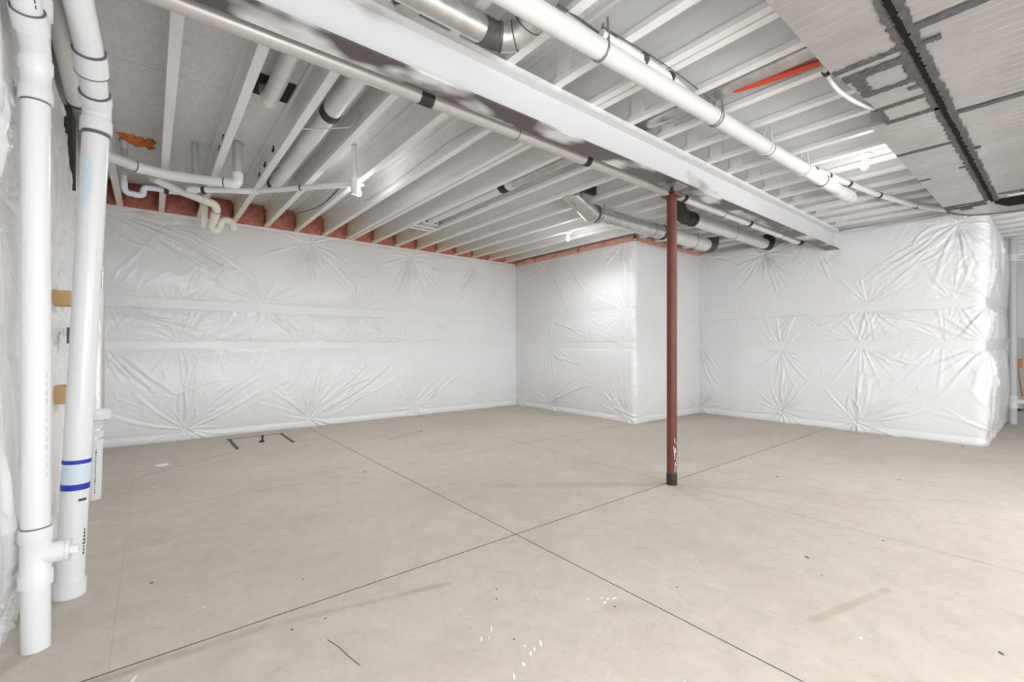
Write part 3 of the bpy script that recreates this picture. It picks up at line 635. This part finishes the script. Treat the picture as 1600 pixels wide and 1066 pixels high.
def smear(t, boxes, seed):
    mb = MB()
    for i, q in enumerate(boxes): jag(mb, *q, seed+i, amp=q[4] if len(q) > 4 else .008) if len(q) <= 4 else jag(mb, q[0], q[1], q[2], q[3], seed+i, amp=q[4])
    return mb.go('sealant_band', 'mastic', t, False)
smear(SEC[0], [(3.005, 3.055, .52, .845, .004)], 1); smear(SEC[1], [(3.685, 3.735, .53, .785, .004)], 2); smear(SEC[3], [(3.955, 4.00, .53, .80, .004)], 3)
smear(SEC[3], [(4.71, 4.75, .53, .88, .003)], 4)
smear(SEC[1], [(3.115, 3.195, .52, .825, .006)], 5); smear(SEC[1], [(3.19, 3.46, .745, .80, .010)], 6); smear(SEC[1], [(3.415, 3.47, .53, .79, .007)], 7); smear(SEC[1], [(3.19, 3.42, .52, .575, .010)], 8)
smear(SEC[1], [(3.53, 3.575, .52, .61, .010)], 12); smear(SEC[4], [(5.60, 5.63, .80, .88, .003)], 13); smear(SEC[4], [(5.45, 5.48, .52, .60, .005)], 14)
smear(t, [(.2, 6.9, .526, .558, .009)], 15)
smear(SEC[2], [(3.735, 3.965, .768, .787, .002)], 16)
MB().tube(bend([(3.02, .885, ZH+.05), (3.25, .895, ZH+.02), (3.55, .86, ZH+.02), (3.78, .80, ZH+.03)], .2), .013, 12).go('flexible_tube', 'pvc_aged', t)
band('tube_clamp', (3.06, .887, ZH+.045), (1, 0, -.1), .020, .03, 'black', t); band('tube_clamp', (3.755, .808, ZH+.03), (1, -.2, 0), .018, .02, 'black', t)
# rounded cross duct at the far end
pr = [(6.905, .882), (7.15, .875), (7.38, .83), (7.55, .74), (7.66, .60), (7.73, .42), (7.76, .2), (7.76, -.12), (6.905, -.12)]; n_ = len(pr)
MB().add([(x, y, ZH+.006) for x, y in pr] + [(x, y, 2.98) for x, y in pr], [tuple(range(n_)), tuple(range(2*n_-1, n_-1, -1))] + [(i, i+n_, (i+1) % n_+n_, (i+1) % n_) for i in range(n_)]).go('end_boot', 'sheet', t, False)
mb = MB(); pr = pr[:8]
for a, b in zip(pr, pr[1:]): mb.tube([(a[0], a[1], ZH+.004), (b[0], b[1], ZH+.004)], .009, 6)
mb.go('boot_edge', 'mastic', t)
smear(t, [(6.885, 6.925, .54, .88, .004)], 22); smear(t, [(6.88, 7.00, .57, .65, .006)], 25); smear(t, [(6.88, 7.02, .79, .87, .006)], 26); smear(t, [(7.04, 7.08, .56, .86, .004)], 27); smear(t, [(7.06, 7.18, .68, .77, .004)], 28)
t = thing('air_duct', 'grey sheet-metal trunk duct at the top right corner, beyond the black seam', 'duct', (1.0, .2, ZH))
for x0, x1 in ((-.3, 2.88), (2.88, 4.15), (4.15, 5.6), (5.6, 6.9)): ribbed(x0, x1, YS-.006, YS-.006, -.12, -.12, ZH+.004, 2.985).go('duct_section', 'sheet', t, False)
smear(t, [(2.86, 2.92, -.1, .49, .003)], 31); smear(t, [(3.05, 3.09, .40, .49, .008)], 32); smear(t, [(4.13, 4.18, -.1, .49, .003)], 33); smear(t, [(5.0, 5.03, .43, .49, .004)], 34)
smear(t, [(.2, 7.0, .466, .498, .009)], 35); smear(t, [(6.75, 6.85, .20, .30, .01)], 37); smear(t, [(6.70, 6.72, .0, .45, .003)], 38)
mb = MB(); mb.box(.2, 6.96, YS-.0105, YS+.0105, ZH-.0125, ZH+.15).go('seam_gasket', 'seam', t, False)
MB().add([(x, y, z) for z in (ZH-.010, ZH+.02) for x, y in ((6.97, .50), (7.08, .505), (7.34, .42), (7.36, -.12), (6.99, -.12))], [tuple(range(5)), (9, 8, 7, 6, 5)]+[(i, i+5, (i+1) % 5+5, (i+1) % 5) for i in range(5)]).go('flexible_connector', 'seam', t, False)
MB().tube([(6.86, -.10, ZH-.006), (6.83, .40, ZH-.006)], [.075, .045], 16, True, .08).go('cover_patch', 'pvc_aged', t)

# ------------------------------------------------------------------ the stacks at the left wall
def marks(t, p0, p1, r, face, n_, seed, m='ink', sz=.006):
    """short dark dashes of printing along a pipe on the side that faces `face`"""
    random.seed(seed); mb = MB(); p0, p1 = Vector(p0), Vector(p1); ax = (p1-p0).normalized()
    fr = Vector(face); fr = (fr - ax*fr.dot(ax)).normalized(); sd = ax.cross(fr)
    for i in range(n_):
        c_ = p0.lerp(p1, (i+.5)/n_); wv = sz*random.uniform(.5, 1.2); hl = (p1-p0).length/n_*random.uniform(.25, .42)
        V = [c_+fr*(r+.0006)+sd*a*wv*.5+ax*b*hl for a, b in ((-1, -1), (1, -1), (1, 1), (-1, 1))]
        V += [v-fr*.002 for v in V]
        mb.add(V, [(0, 1, 2, 3), (0, 4, 5, 1), (1, 5, 6, 2), (2, 6, 7, 3), (3, 7, 4, 0)])
    return mb.go('pipe_printing', m, t, False)
# stack 1, nearest
px, py = -.369, 2.686
t = thing('drain_stack', 'nearest vertical white PVC pipe at the far left, with a cleanout tee above the floor', 'pipe', (px, py, 0))
tube('pipe_section', [(px, py, 0), (px, py, .275)], .0445, 'pvc', t, 28); tube('pipe_section', [(px, py, .50), (px, py, 2.27)], .0445, 'pvc', t, 28)
mb = MB(); lathe(mb, (px, py, 0), [(.046, .262), (.053, .263), (.053, .315), (.048, .322), (.048, .442), (.053, .450), (.053, .50), (.046, .501)], 28); tee = mb.go('cleanout_tee', 'pvc', t)
d = Vector((.62, -.05, 0)).normalized(); c0 = Vector((px, py, .385))
mb = MB(); mb.tube([c0+d*.02, c0+d*.095], .042, 24); mb.go('tee_outlet', 'pvc', tee)
mb = MB(); mb.tube([c0+d*.094, c0+d*.104], .046, 24); mb.go('cleanout_plug', 'pvc', tee)
mb = MB(); q = c0+d*.115; mb.box(q.x-.012, q.x+.014, q.y-.014, q.y+.014, q.z-.014, q.z+.014); mb.go('plug_nut', 'pvc', tee, False)
# wye on top
mb = MB(); lathe(mb, (px, py, 0), [(.046, 2.262), (.0535, 2.264), (.0535, 2.315), (.048, 2.325), (.048, 2.38), (.0535, 2.39), (.0535, 2.435), (.046, 2.436)], 28); mb.go('wye_fitting', 'pvc', t)
tube('pipe_section', [(px, py, 2.43), (px, py, 3.29)], .0445, 'pvc', t, 24); band('coupling', (px, py, 2.66), (0, 0, 1), .052, .08, 'pvc', t)
dB = Vector((-.012, -.85, .52)).normalized(); br = [Vector((px, py, 2.43)), Vector((px, py, 2.47))]; d3 = dB
tube('elbow', bend([Vector((px, py, 2.41)), br[1], br[1]+dB*.13], .07), .048, 'pvc', t, 24); band('branch_hub', br[1]+dB*.135, dB, .055, .075, 'pvc', t)
tube('branch_pipe', [br[1]+dB*.10, br[1]+dB*1.2], .0445, 'pvc', t, 24)
band('joint_ring', br[1]+dB*.174, dB, .0515, .005, 'primer_ring', t); band('joint_ring', br[1]+Vector((0, 0, -.034)), (0, -.25, 1), .0535, .004, 'primer_ring', t)
marks(t, br[1]+d3*.20, br[1]+d3*.50, .0445, (.55, -.2, -.6), 14, 3)
marks(t, (px, py, .70), (px, py, 1.15), .0445, (.95, -.75, 0), 12, 4, 'pvc_grey', .003)
band('joint_ring', (px, py, .503), (0, 0, 1), .0455, .005, 'primer_ring', t); band('joint_ring', (px, py, 2.259), (0, 0, 1), .0455, .006, 'primer_ring', t)
# stack 2, leaning
b0, b1 = Vector((-.318, 3.156, 0)), Vector((-.217, 3.15, 2.37)); ax2 = (b1-b0).normalized()
t = thing('drain_stack', 'leaning white PVC pipe at left with two blue tape rings near its foot', 'pipe', b0)
r = .054
P2 = lambda z: b0 + (b1-b0)*(z/2.37)
tube('pipe_section', [P2(.02), b1], r, 'pvc', t, 28)
mb = MB(); mb.tube([P2(.0), P2(.075), P2(.0755)], [r+.010, r+.009, r+.001], 28); mb.go('floor_hub', 'pvc', t)
for z, wd, m_ in ((.672, .020, 'blue'), (.547, .030, 'blue')): band('blue_tape', P2(z), ax2, r+.0012, wd, m_, t)
band('chalk_patch', P2(.61), ax2, r+.0006, .085, 'paleblue', t)
marks(t, P2(.20), P2(.335), r, (1.0, -.62, 0), 8, 8, 'ink', .013)
marks(t, P2(.475), P2(.49), r, (.75, -1, 0), 1, 8, 'ink', .05)
marks(t, P2(1.55), P2(1.66), r, (1, -.1, 0), 7, 9, 'ink', .010)
mb = MB(); hb = b1; mb.tube([hb-ax2*.02, hb-ax2*.019, hb+ax2*.045, hb+ax2*.05, hb+ax2*.06], [r+.001, r+.010, r+.010, r+.004, r+.004], 28); mb.go('lower_hub', 'pvc', t)
band('cement_ring', b1-ax2*.026, ax2, r+.003, .022, 'primer_ring', t)
e0 = b1+ax2*.10; e1 = Vector((-.03, -.85, .52)).normalized(); e2 = Vector((-.09, -.85, .50)).normalized(); e9 = e0+e1*.32
tube('elbow', bend([b1+ax2*.03, e0, e0+e1*.08], .07), r+.004, 'pvc', t, 28)
band('elbow_hub', e0+e1*.072, e1, r+.011, .05, 'pvc', t); band('cement_ring', e0+e1*.100, e1, r+.008, .008, 'primer_ring', t)
tube('short_nipple', [e0+e1*.10, e9], r, 'pvc', t, 28)
band('elbow_hub', e0+e1*.262, e1, r+.011, .10, 'pvc', t); band('cement_ring', e0+e1*.316, e1, r+.008, .008, 'primer_ring', t); band('joint_ring', e0+e1*.209, e1, r+.012, .004, 'primer_ring', t)
tube('upper_pipe', bend([e0+e1*.26, e9, e9+e2*.58], .05), r, 'pvc', t, 28)
def arc_patch(name, p, d, r, wid, face, half, m, parent):
    d = Vector(d).normalized(); fr = Vector(face); fr = (fr-d*fr.dot(d)).normalized(); sd = d.cross(fr); V = []; F = []
    for j in range(7):
        for i in range(9):
            a = (i/4-1)*half*(1-.45*abs(j/3-1)**2); V.append(Vector(p)+d*(j/6-.5)*wid+(fr*math.cos(a)+sd*math.sin(a))*r)
    for j in range(6):
        for i in range(8): q = j*9+i; F.append((q, q+1, q+10, q+9))
    return link_mesh(name, V, F, m, parent)
arc_patch('chalk_patch', P2(2.09), ax2, r+.0008, .26, (-.45, -1, 0), .42, 'paleblue', t)
# stack 3, behind: white stub, funnel and foil flue
p3 = Vector((-.362, 5.02, 0))
t = thing('floor_drain_stack', 'short white pipe behind the blue-taped one, topped by a cup and a foil tube', 'pipe', p3)
mb = MB(); mb.tube([p3, p3+Vector((.012, 0, .50))], .048, 24); mb.go('pipe_section', 'pvc', t)
mb = MB(); lathe(mb, (p3.x+.012, p3.y, 0), [(.052, .46), (.052, .62), (.060, .64), (.095, .655), (.10, .69), (.096, .725), (.06, .735), (.05, .74)], 28); mb.go('white_cup', 'pvc', t)
for z in (.50, .57): band('steel_band', (p3.x+.012, p3.y, z), (0, 0, 1), .0545, .014, 'foil', t)
tube('foil_tube', [(p3.x+.02, p3.y, .735), (p3.x+.02, p3.y, 2.0), (p3.x+.00, p3.y, 2.9)], [.050, .046, .04], 'foil', t, 20)
marks(t, p3+Vector((0, 0, .05)), p3+Vector((.01, 0, .42)), .048, (.2, -1, 0), 16, 12, 'ink', .006)
# pipe along the top of the left wall
t = thing('vent_pipe', 'printed white pipe sloping along the top of the left wall behind the two stacks', 'pipe', (-.40, 3.3, 3.0))
tube('pipe_section', [(-.405, 2.95, 3.24), (-.405, 4.40, 2.985)], .055, 'pvc_aged', t, 24); marks(t, (-.405, 3.2, 3.197), (-.405, 4.2, 3.02), .055, (.75, -.4, -.6), 24, 14)
band('end_cap', (-.405, 4.40, 2.985), (0, 1, -.17), .057, .03, 'mastic', t)
# dark torn slit in the left sheet with a stud behind it
o = MB().add([(XL+.055, 4.66, 2.42), (XL+.055, 4.69, 2.42), (XL+.055, 4.68, 2.95), (XL+.055, 4.42, 2.95), (XL+.02, 4.66, 2.42), (XL+.02, 4.69, 2.42), (XL+.02, 4.68, 2.95), (XL+.02, 4.42, 2.95)],
    [(0, 1, 2, 3), (0, 4, 5, 1), (1, 5, 6, 2), (2, 6, 7, 3), (3, 7, 4, 0)]).go('torn_slit', 'blackgap', wl, False)
def block(y, z, dz, lab):
    o_ = MB().box(XL+.02, XL+.10, y-.10, y+.10, z-dz, z+dz).go('wood_block', 'pinewood', None, False); return tag(o_, lab, 'wood block', None)
block(4.02, 1.555, .045, 'upper pine block on the left wall, between the two nearest pipes, under a dark cable')
block(3.98, .95, .055, 'lower pine block on the left wall, low between the two nearest pipes')
o = MB().tube(bend([(XL+.09, 4.45, 1.86), (XL+.11, 4.15, 1.72), (XL+.11, 4.10, 1.63), (XL+.11, 4.35, 1.55)], .06), .008, 8).go('cable', 'cable', None); tag(o, 'thin dark cable looping down the left wall above the upper pine block', 'cable')
o = MB().box(XL+.05, XL+.10, 4.25, 4.33, 1.27, 1.38).tube([(XL+.08, 4.1, 1.32), (XL+.08, 4.3, 1.32)], .012, 8).go('wall_bracket', 'cable', None, False); tag(o, 'small black bracket on the left wall, beside the leaning pipe', 'bracket')

# ------------------------------------------------------------------ drain pipes near the back left corner
t = thing('drain_pipe', 'white PVC drain with a wye and upturned elbow, level below the left joists', 'pipe', (-.1, 5.4, 2.9))
m_ = 'pvc'
A1, A2, A3, A4 = Vector((-.44, 5.22, 2.935)), Vector((-.08, 5.40, 2.905)), Vector((.14, 5.44, 2.90)), Vector((.60, 5.28, 2.885))
tube('pipe_section', [A1, A2], .045, 'pvc_aged', t, 22); band('hub', A2, A2-A1, .051, .05, m_, t); band('joint_ring', A2-(A2-A1).normalized()*.028, A2-A1, .0475, .007, 'mastic', t)
tube('wye_body', [A2, A3, A3+(A4-A3)*.35], .047, m_, t, 22); tube('pipe_section', [A3, A4], .044, m_, t, 22)
tube('elbow', bend([A4-(A4-A3).normalized()*.02, A4+(A4-A3).normalized()*.09, A4+Vector((.085, -.03, .11))], .07), .050, m_, t, 22)
rx_, ry_ = A4.x+.085, A4.y-.03
tube('riser', [(rx_, ry_, 2.96), (rx_, ry_, 3.29)], .043, 'pvc_grey', t, 22); mb = MB(); lathe(mb, (rx_, ry_, 0), [(.045, 3.275), (.058, 3.28), (.058, 3.292)], 22); mb.go('deck_flange', 'pvc_grey', t)
band('joint_ring', A4-(A4-A3).normalized()*.03, A4-A3, .0475, .008, 'mastic', t)
tube('riser', [(.35, 5.40, 2.88), (.352, 5.50, 3.0), (.352, 5.52, 3.295)], .030, 'pvc_grey', t, 16)
t = thing('drain_pipe', 'cream and white branch pipe stepping down in front of the plastic near the left corner', 'pipe', (.3, 5.9, 2.85))
C_ = [Vector(p) for p in ((.02, 5.62, 2.90), (.20, 5.82, 2.885), (.46, 6.03, 2.875), (.60, 6.10, 2.86), (.57, 6.22, 2.70), (.535, 6.25, 2.655))]
tube('branch_pipe', C_[0:3], .040, 'pvc_aged', t, 20); band('hub', C_[2], C_[2]-C_[1], .045, .06, 'pvc_cream', t)
tube('elbow', bend([C_[2], C_[3], C_[4]], .08), .043, 'pvc_cream', t, 20); band('hub', lerp(C_[3], C_[4], .62), C_[4]-C_[3], .048, .06, 'pvc_cream', t)
tube('trap_bend', bend([C_[4], Vector((.54, 6.26, 2.62)), Vector((.62, 6.28, 2.60)), Vector((.66, 6.24, 2.74)), Vector((.76, 6.22, 2.73)), Vector((.77, 6.22, 2.62))], .06), .040, 'pvc_cream', t, 18)
band('joint_ring', C_[2]+Vector((.03, .02, 0)), C_[2]-C_[1], .0465, .007, 'mastic', t)
band('joint_ring', lerp(C_[3], C_[4], .4), C_[4]-C_[3], .0465, .007, 'mastic', t)
MB().box(.46, .52, 6.26, 6.30, 2.62, 2.98).go('wood_brace', 'pvc_cream', t, False)
t = thing('trap_pipe', 'grey riser with a pale blue-white U trap below the orange foam patch', 'pipe', (-.2, 5.9, 2.8))
tx, ty = -.20, 5.84
tube('riser', [(tx, ty, 2.93), (tx, ty, 3.20)], .026, 'pvc_grey', t, 16); tube('riser', [(tx, ty, 2.86), (tx, ty, 2.95)], .024, 'pvc_aged', t, 16); tube('stub', [(tx, ty, 3.20), (tx, ty, 3.29)], .030, 'trap', t, 16)
tube('u_trap', bend([(tx, ty, 2.88), (tx, ty, 2.77), (tx+.145, ty+.03, 2.77), (tx+.145, ty+.03, 2.86), (tx+.24, ty+.02, 2.865)], .07), .028, 'trap', t, 18)
tube('outlet', [(tx+.23, ty+.02, 2.865), (.16, 5.87, 2.865), (.26, 5.86, 2.87)], .027, 'pvc_aged', t, 16); band('black_coupling', (.13, 5.87, 2.865), (1, 0, 0), .034, .04, 'black', t)
t = thing('drain_pipe', 'narrow white pipe rising to a tall vertical stub right beside the left bulb', 'pipe', (1.2, 5.0, 2.85))
E_ = [Vector(p) for p in ((.30, 5.68, 2.865), (.62, 5.50, 2.875), (.86, 5.38, 2.885), (1.60, 4.59, 2.905))]
tube('pipe_section', E_[0:3], .030, 'pvc', t, 16); tube('pipe_section', [E_[2], E_[3]], .027, 'pvc_aged', t, 16)
band('hub', E_[0]+Vector((.05, -.03, 0)), E_[1]-E_[0], .036, .06, 'pvc', t); band('hub', E_[2], E_[3]-E_[2], .035, .05, 'pvc', t); band('black_coupling', E_[0]+Vector((.13, -.07, 0)), E_[1]-E_[0], .036, .03, 'black', t)
band('hanger_ring', lerp(E_[2], E_[3], .48), E_[3]-E_[2], .031, .012, 'black', t)
tube('vertical_stub', [(1.615, 4.57, 2.80), (1.615, 4.57, 3.295)], .028, 'pvc_aged', t, 18); band('tee_hub', (1.615, 4.57, 2.905), (0, 0, 1), .033, .12, 'pvc', t)
# orange foam
V, F = [], []; nx, ny = 14, 12
for j in range(ny):
    for i in range(nx):
        e_ = i in (0, nx-1) or j in (0, ny-1); jx = .02*(float(vnoise(np.array(j*.9), np.array(i*.7), 3))-.5); jy = .03*(float(vnoise(np.array(i*.8), np.array(j*.5), 8))-.5)
        V.append((-.235+.27*i/(nx-1)+jx*2, 5.70+.24*j/(ny-1)+jy*2, ZD-.001 if e_ else ZD-.012-.035*float(vnoise(np.array(i*.9), np.array(j*.9), 6))))
F = [(j*nx+i, (j+1)*nx+i, (j+1)*nx+i+1, j*nx+i+1) for j in range(ny-1) for i in range(nx-1)]
F.append(tuple(range(nx)) + tuple(j*nx+nx-1 for j in range(1, ny)) + tuple((ny-1)*nx+i for i in range(nx-2, -1, -1)) + tuple(j*nx for j in range(ny-2, 0, -1)))
o = link_mesh('foam_patch', V, F, 'foam', None, False); tag(o, 'patch of orange expanding foam on the deck above the U trap', 'foam')

# ------------------------------------------------------------------ bulbs
def fixture(x, y, label, pw):
    t = thing('ceiling_light', label, 'light', (x, y, 2.90), 'bare bulbs in white lampholders')
    mb = MB(); lathe(mb, (x, y, 0), [(.055, 2.999), (.058, 2.985), (.040, 2.972), (.024, 2.965), (.022, 2.945)], 28); hold = mb.go('lampholder', 'porcelain', t)
    mb = MB(); lathe(mb, (x, y, 0), [(.004, 2.860), (.018, 2.864), (.028, 2.876), (.032, 2.893), (.028, 2.912), (.018, 2.932), (.014, 2.95)], 20); mb.go('bulb', 'bulb', hold)
    lamp('bulb_light', (x, y, 2.80), 5.5, .07, (1, .98, .95))
    l = D.lights.new('bulb_light', 'SPOT'); l.energy = pw; l.spot_size = math.radians(172); l.spot_blend = .8; l.shadow_soft_size = .10; l.color = (.98, .99, 1)
    o = D.objects.new('bulb_light', l); o.location = (x, y, 2.82); COL.objects.link(o); return t
fixture(XK(4)+.01, 4.78, 'lit bare bulb at left, beside the vertical pipe stub', 105)
fixture(XK(12), 4.80, 'lit bare bulb in the middle distance above the insulated jog', 62)
fixture(XK(12)+.10, 1.17, 'lit bare bulb between the long drain pipe and the grey trunk duct', 70)

# ------------------------------------------------------------------ tubing, wires and hooks among the joists
tb = MB(); tb.tube(bend([(3.13, 1.56, 3.20), (3.16, 1.50, 3.035), (3.20, 1.25, 3.02), (3.25, .95, 3.02), (3.26, .2, 3.03)], .10), .020, 14); o = tb.go('orange_tube', 'pex'); tag(o, 'orange-red tube curving down out of a joist bay beside the trunk duct', 'tube')
tb = MB(); tb.tube(bend([(3.22, 1.44, 3.07), (3.27, 1.2, 3.045), (3.29, .2, 3.06)], .1), .010, 10); o = tb.go('blue_cable', 'pexblue'); tag(o, 'dark blue cable alongside the orange tube', 'cable')
o = MB().tube(bend([(XK(7)-.045, -.5, 3.07), (XK(6)+.10, 1.2, 3.07), (XK(6)+.075, 1.9, 3.06)], .3), .007, 8).go('black_cable', 'cable'); tag(o, 'black cable running along the doubled joist at the top', 'cable')
o = MB().tube([(XK(5)-.012-.005, 2.6, 3.06), (XK(5)-.012, 3.6, 3.12), (XK(5)-.02, 4.8, 3.07), (XK(5)-.012, 5.6, 3.10)], .006, 8).go('joist_cable', 'cream_cable'); tag(o, 'thin cable stapled along a joist side above the left bulb', 'cable')
o = MB().tube(bend([(XK(4)-.01, 5.2, 3.12), (XK(4)-.03, 6.0, 3.03), (XK(3)+.02, 6.9, 3.02), (XK(3)+.02, 7.2, 3.10)], .3), .006, 8).go('joist_cable', 'cable'); tag(o, 'dark cable sagging in a joist bay near the back wall, left of the left bulb', 'cable')
hook = None; HM = MB(); HM.tube([(0, 0, 0), (.13, -.02, -.004), (.155, -.023, -.004)], .0035, 6); HM.tube([(.155, -.023, .012), (.157, -.023, -.014)], .008, 6)
spots_ = [(XK(9), 1.95), (XK(10), 1.93), (XK(11), 1.92), (XK(12), 1.9), (XK(8), 2.0), (XK(6)+.05, 1.85), (XK(6), 5.1), (XK(7), 5.05), (XK(8), 4.95), (XK(9), 4.75), (XK(10), 4.55), (XK(4), 5.2), (XK(2), 5.1), (XK(3), 5.6), (XK(11), 4.5), (XK(12), 4.4)]
ORD = ['first', 'second', 'third', 'fourth', 'fifth', 'sixth', 'seventh', 'eighth', 'ninth']
HL = [f'small grey wire hook, {ORD[a]} from the left between the beam and the long drain pipe' for a in (2, 3, 4, 5, 1, 0)] + \
     [f'small grey wire hook, {ORD[a]} from the left on the joists beyond the beam' for a in (3, 4, 5, 6, 7, 2, 0, 1, 8)] + ['small grey wire hook just left of the middle-distance bulb']
for i, (x, y) in enumerate(spots_):
    if hook is None:
        hook = HM.go('wire_hook', 'zip'); tag(hook, 'small grey wire hook sticking out of the side of a ceiling joist', 'hook', 'wire hooks along the joists'); q = hook; base = Vector(hook.location)
    else: q = hook.copy(); COL.objects.link(q)
    q.location = base + Vector((x+.005, y, ZB+.10))
    q['label'] = HL[i]
clip = None
CL = [f'small black cable clip on the joist above the {w_}' for w_ in ('grey riser, nearest the camera', 'grey riser, second from the camera')] + [f'small black cable clip right of the orange foam, {w_}' for w_ in ('nearest the camera', 'second from the camera', 'third from the camera')] + \
     [f'small black cable clip right of the short pipe riser, {w_}' for w_ in ('second from the camera', 'nearest the camera', 'third from the camera')] + ['small black cable clip beside the U trap', 'small black cable clip beside the tall vertical pipe stub']
for i, (x, y, z) in enumerate([(XK(1)-.012, 4.72, 3.08), (XK(1)-.012, 5.0, 3.08), (XK(0)-.012, 4.9, 3.07), (XK(0)-.012, 5.2, 3.07), (XK(0)-.012, 5.4, 3.07), (XK(2)-.012, 5.15, 3.08), (XK(2)-.012, 4.75, 3.10), (XK(2)-.012, 5.45, 3.06), (XK(-1)-.012, 6.2, 3.05), (XK(3)+.01, 5.0, 3.10)]):
    if clip is None:
        cm = MB(); cm.tube(bend([(0, -.02, .03), (0, -.02, -.012), (0, .02, -.012), (0, .02, .012)], .015, 4), .008, 6); clip = cm.go('cable_clip', 'black'); tag(clip, 'small black cable clip nailed to the side of a left joist', 'clip', 'black cable clips on the left joists'); q = clip
    else: q = clip.copy(); COL.objects.link(q)
    q.location = (x, y, z)
    q['label'] = CL[i]

# ------------------------------------------------------------------ floor fittings
t = thing('sump_cover', 'rectangular access lid flush in the floor at the back wall, dark strips at its ends', 'cover', (1.14, 6.72, 0))
MB().box(.85, 1.43, 6.38, 7.05, -.004, .006).go('lid', 'plate', t, False)
MB().box(.80, 1.48, 7.055, 7.085, -.002, .007).go('frame_edge', 'joint', t, False)
for x in (.825, 1.455): MB().box(x-.012, x+.012, 6.34, 7.06, -.002, .009).go('edge_strip', 'speck', t, False)
mb = MB(); lathe(mb, (1.14, 6.60, 0), [(.022, .006), (.022, .02), (.012, .022), (.012, .075), (.016, .077), (.016, .092)], 14); mb.tube([(1.14, 6.60, .02), (1.12, 6.60, .02), (1.10, 6.59, .014)], .010, 8); mb.go('valve', 'black', t)
mb = MB(); lathe(mb, (.096, 6.0, 0), [(.060, 0), (.060, .004), (.048, .006), (.046, .004), (.02, .004), (.004, .005)], 28); o = mb.go('floor_cleanout', 'pvc'); tag(o, 'small round white cleanout cap in the floor near the left corner', 'floor cap')

# ------------------------------------------------------------------ beyond the right corner
px, py = 10.81, .568
t = thing('drain_stack', 'grey-white vertical pipe at the far right edge, beyond the insulated corner', 'pipe', (px, py, 0))
mb = MB(); lathe(mb, (px, py, 0), [(.047, 0), (.047, 2.99)], 20); mb.go('pipe_section', 'pvc_grey', t)
mb = MB(); lathe(mb, (px, py, 0), [(.055, .26), (.055, .31), (.049, .32), (.049, .40), (.055, .41), (.055, .46)], 20); mb.go('cleanout_tee', 'pvc_aged', t)
tube('tee_outlet', [(px, py, .36), (px+.07, py-.11, .36)], .040, 'pvc_aged', t, 16)
mb = MB(); lathe(mb, (px, py, 0), [(.055, 2.62), (.055, 2.74)], 20); mb.go('coupling', 'pvc_aged', t)
t = thing('water_heater', 'pale cylindrical tank glimpsed at the right edge past the far pipe', 'tank', (13.2, .72, 0))
mb = MB(); lathe(mb, (13.2, .80, 0), [(.24, .05), (.25, .06), (.25, 1.38), (.23, 1.42), (.05, 1.44)], 28); mb.go('tank_body', 'pvc_aged', t)
mb = MB(); lathe(mb, (13.2, .80, 0), [(.20, 0), (.20, .05)], 20); mb.go('tank_base', 'speck', t)
tube('flue', [(13.2, .80, 1.44), (13.2, .80, 3.0)], .05, 'galv', t, 16)
MB().box(12.93, 12.97, .56, .63, .85, 1.02).go('gas_valve', 'copper', t, False); tube('gas_line', bend([(12.94, .62, .95), (12.90, .60, .70), (12.92, .56, .30)], .08), .012, 'copper', t, 8)
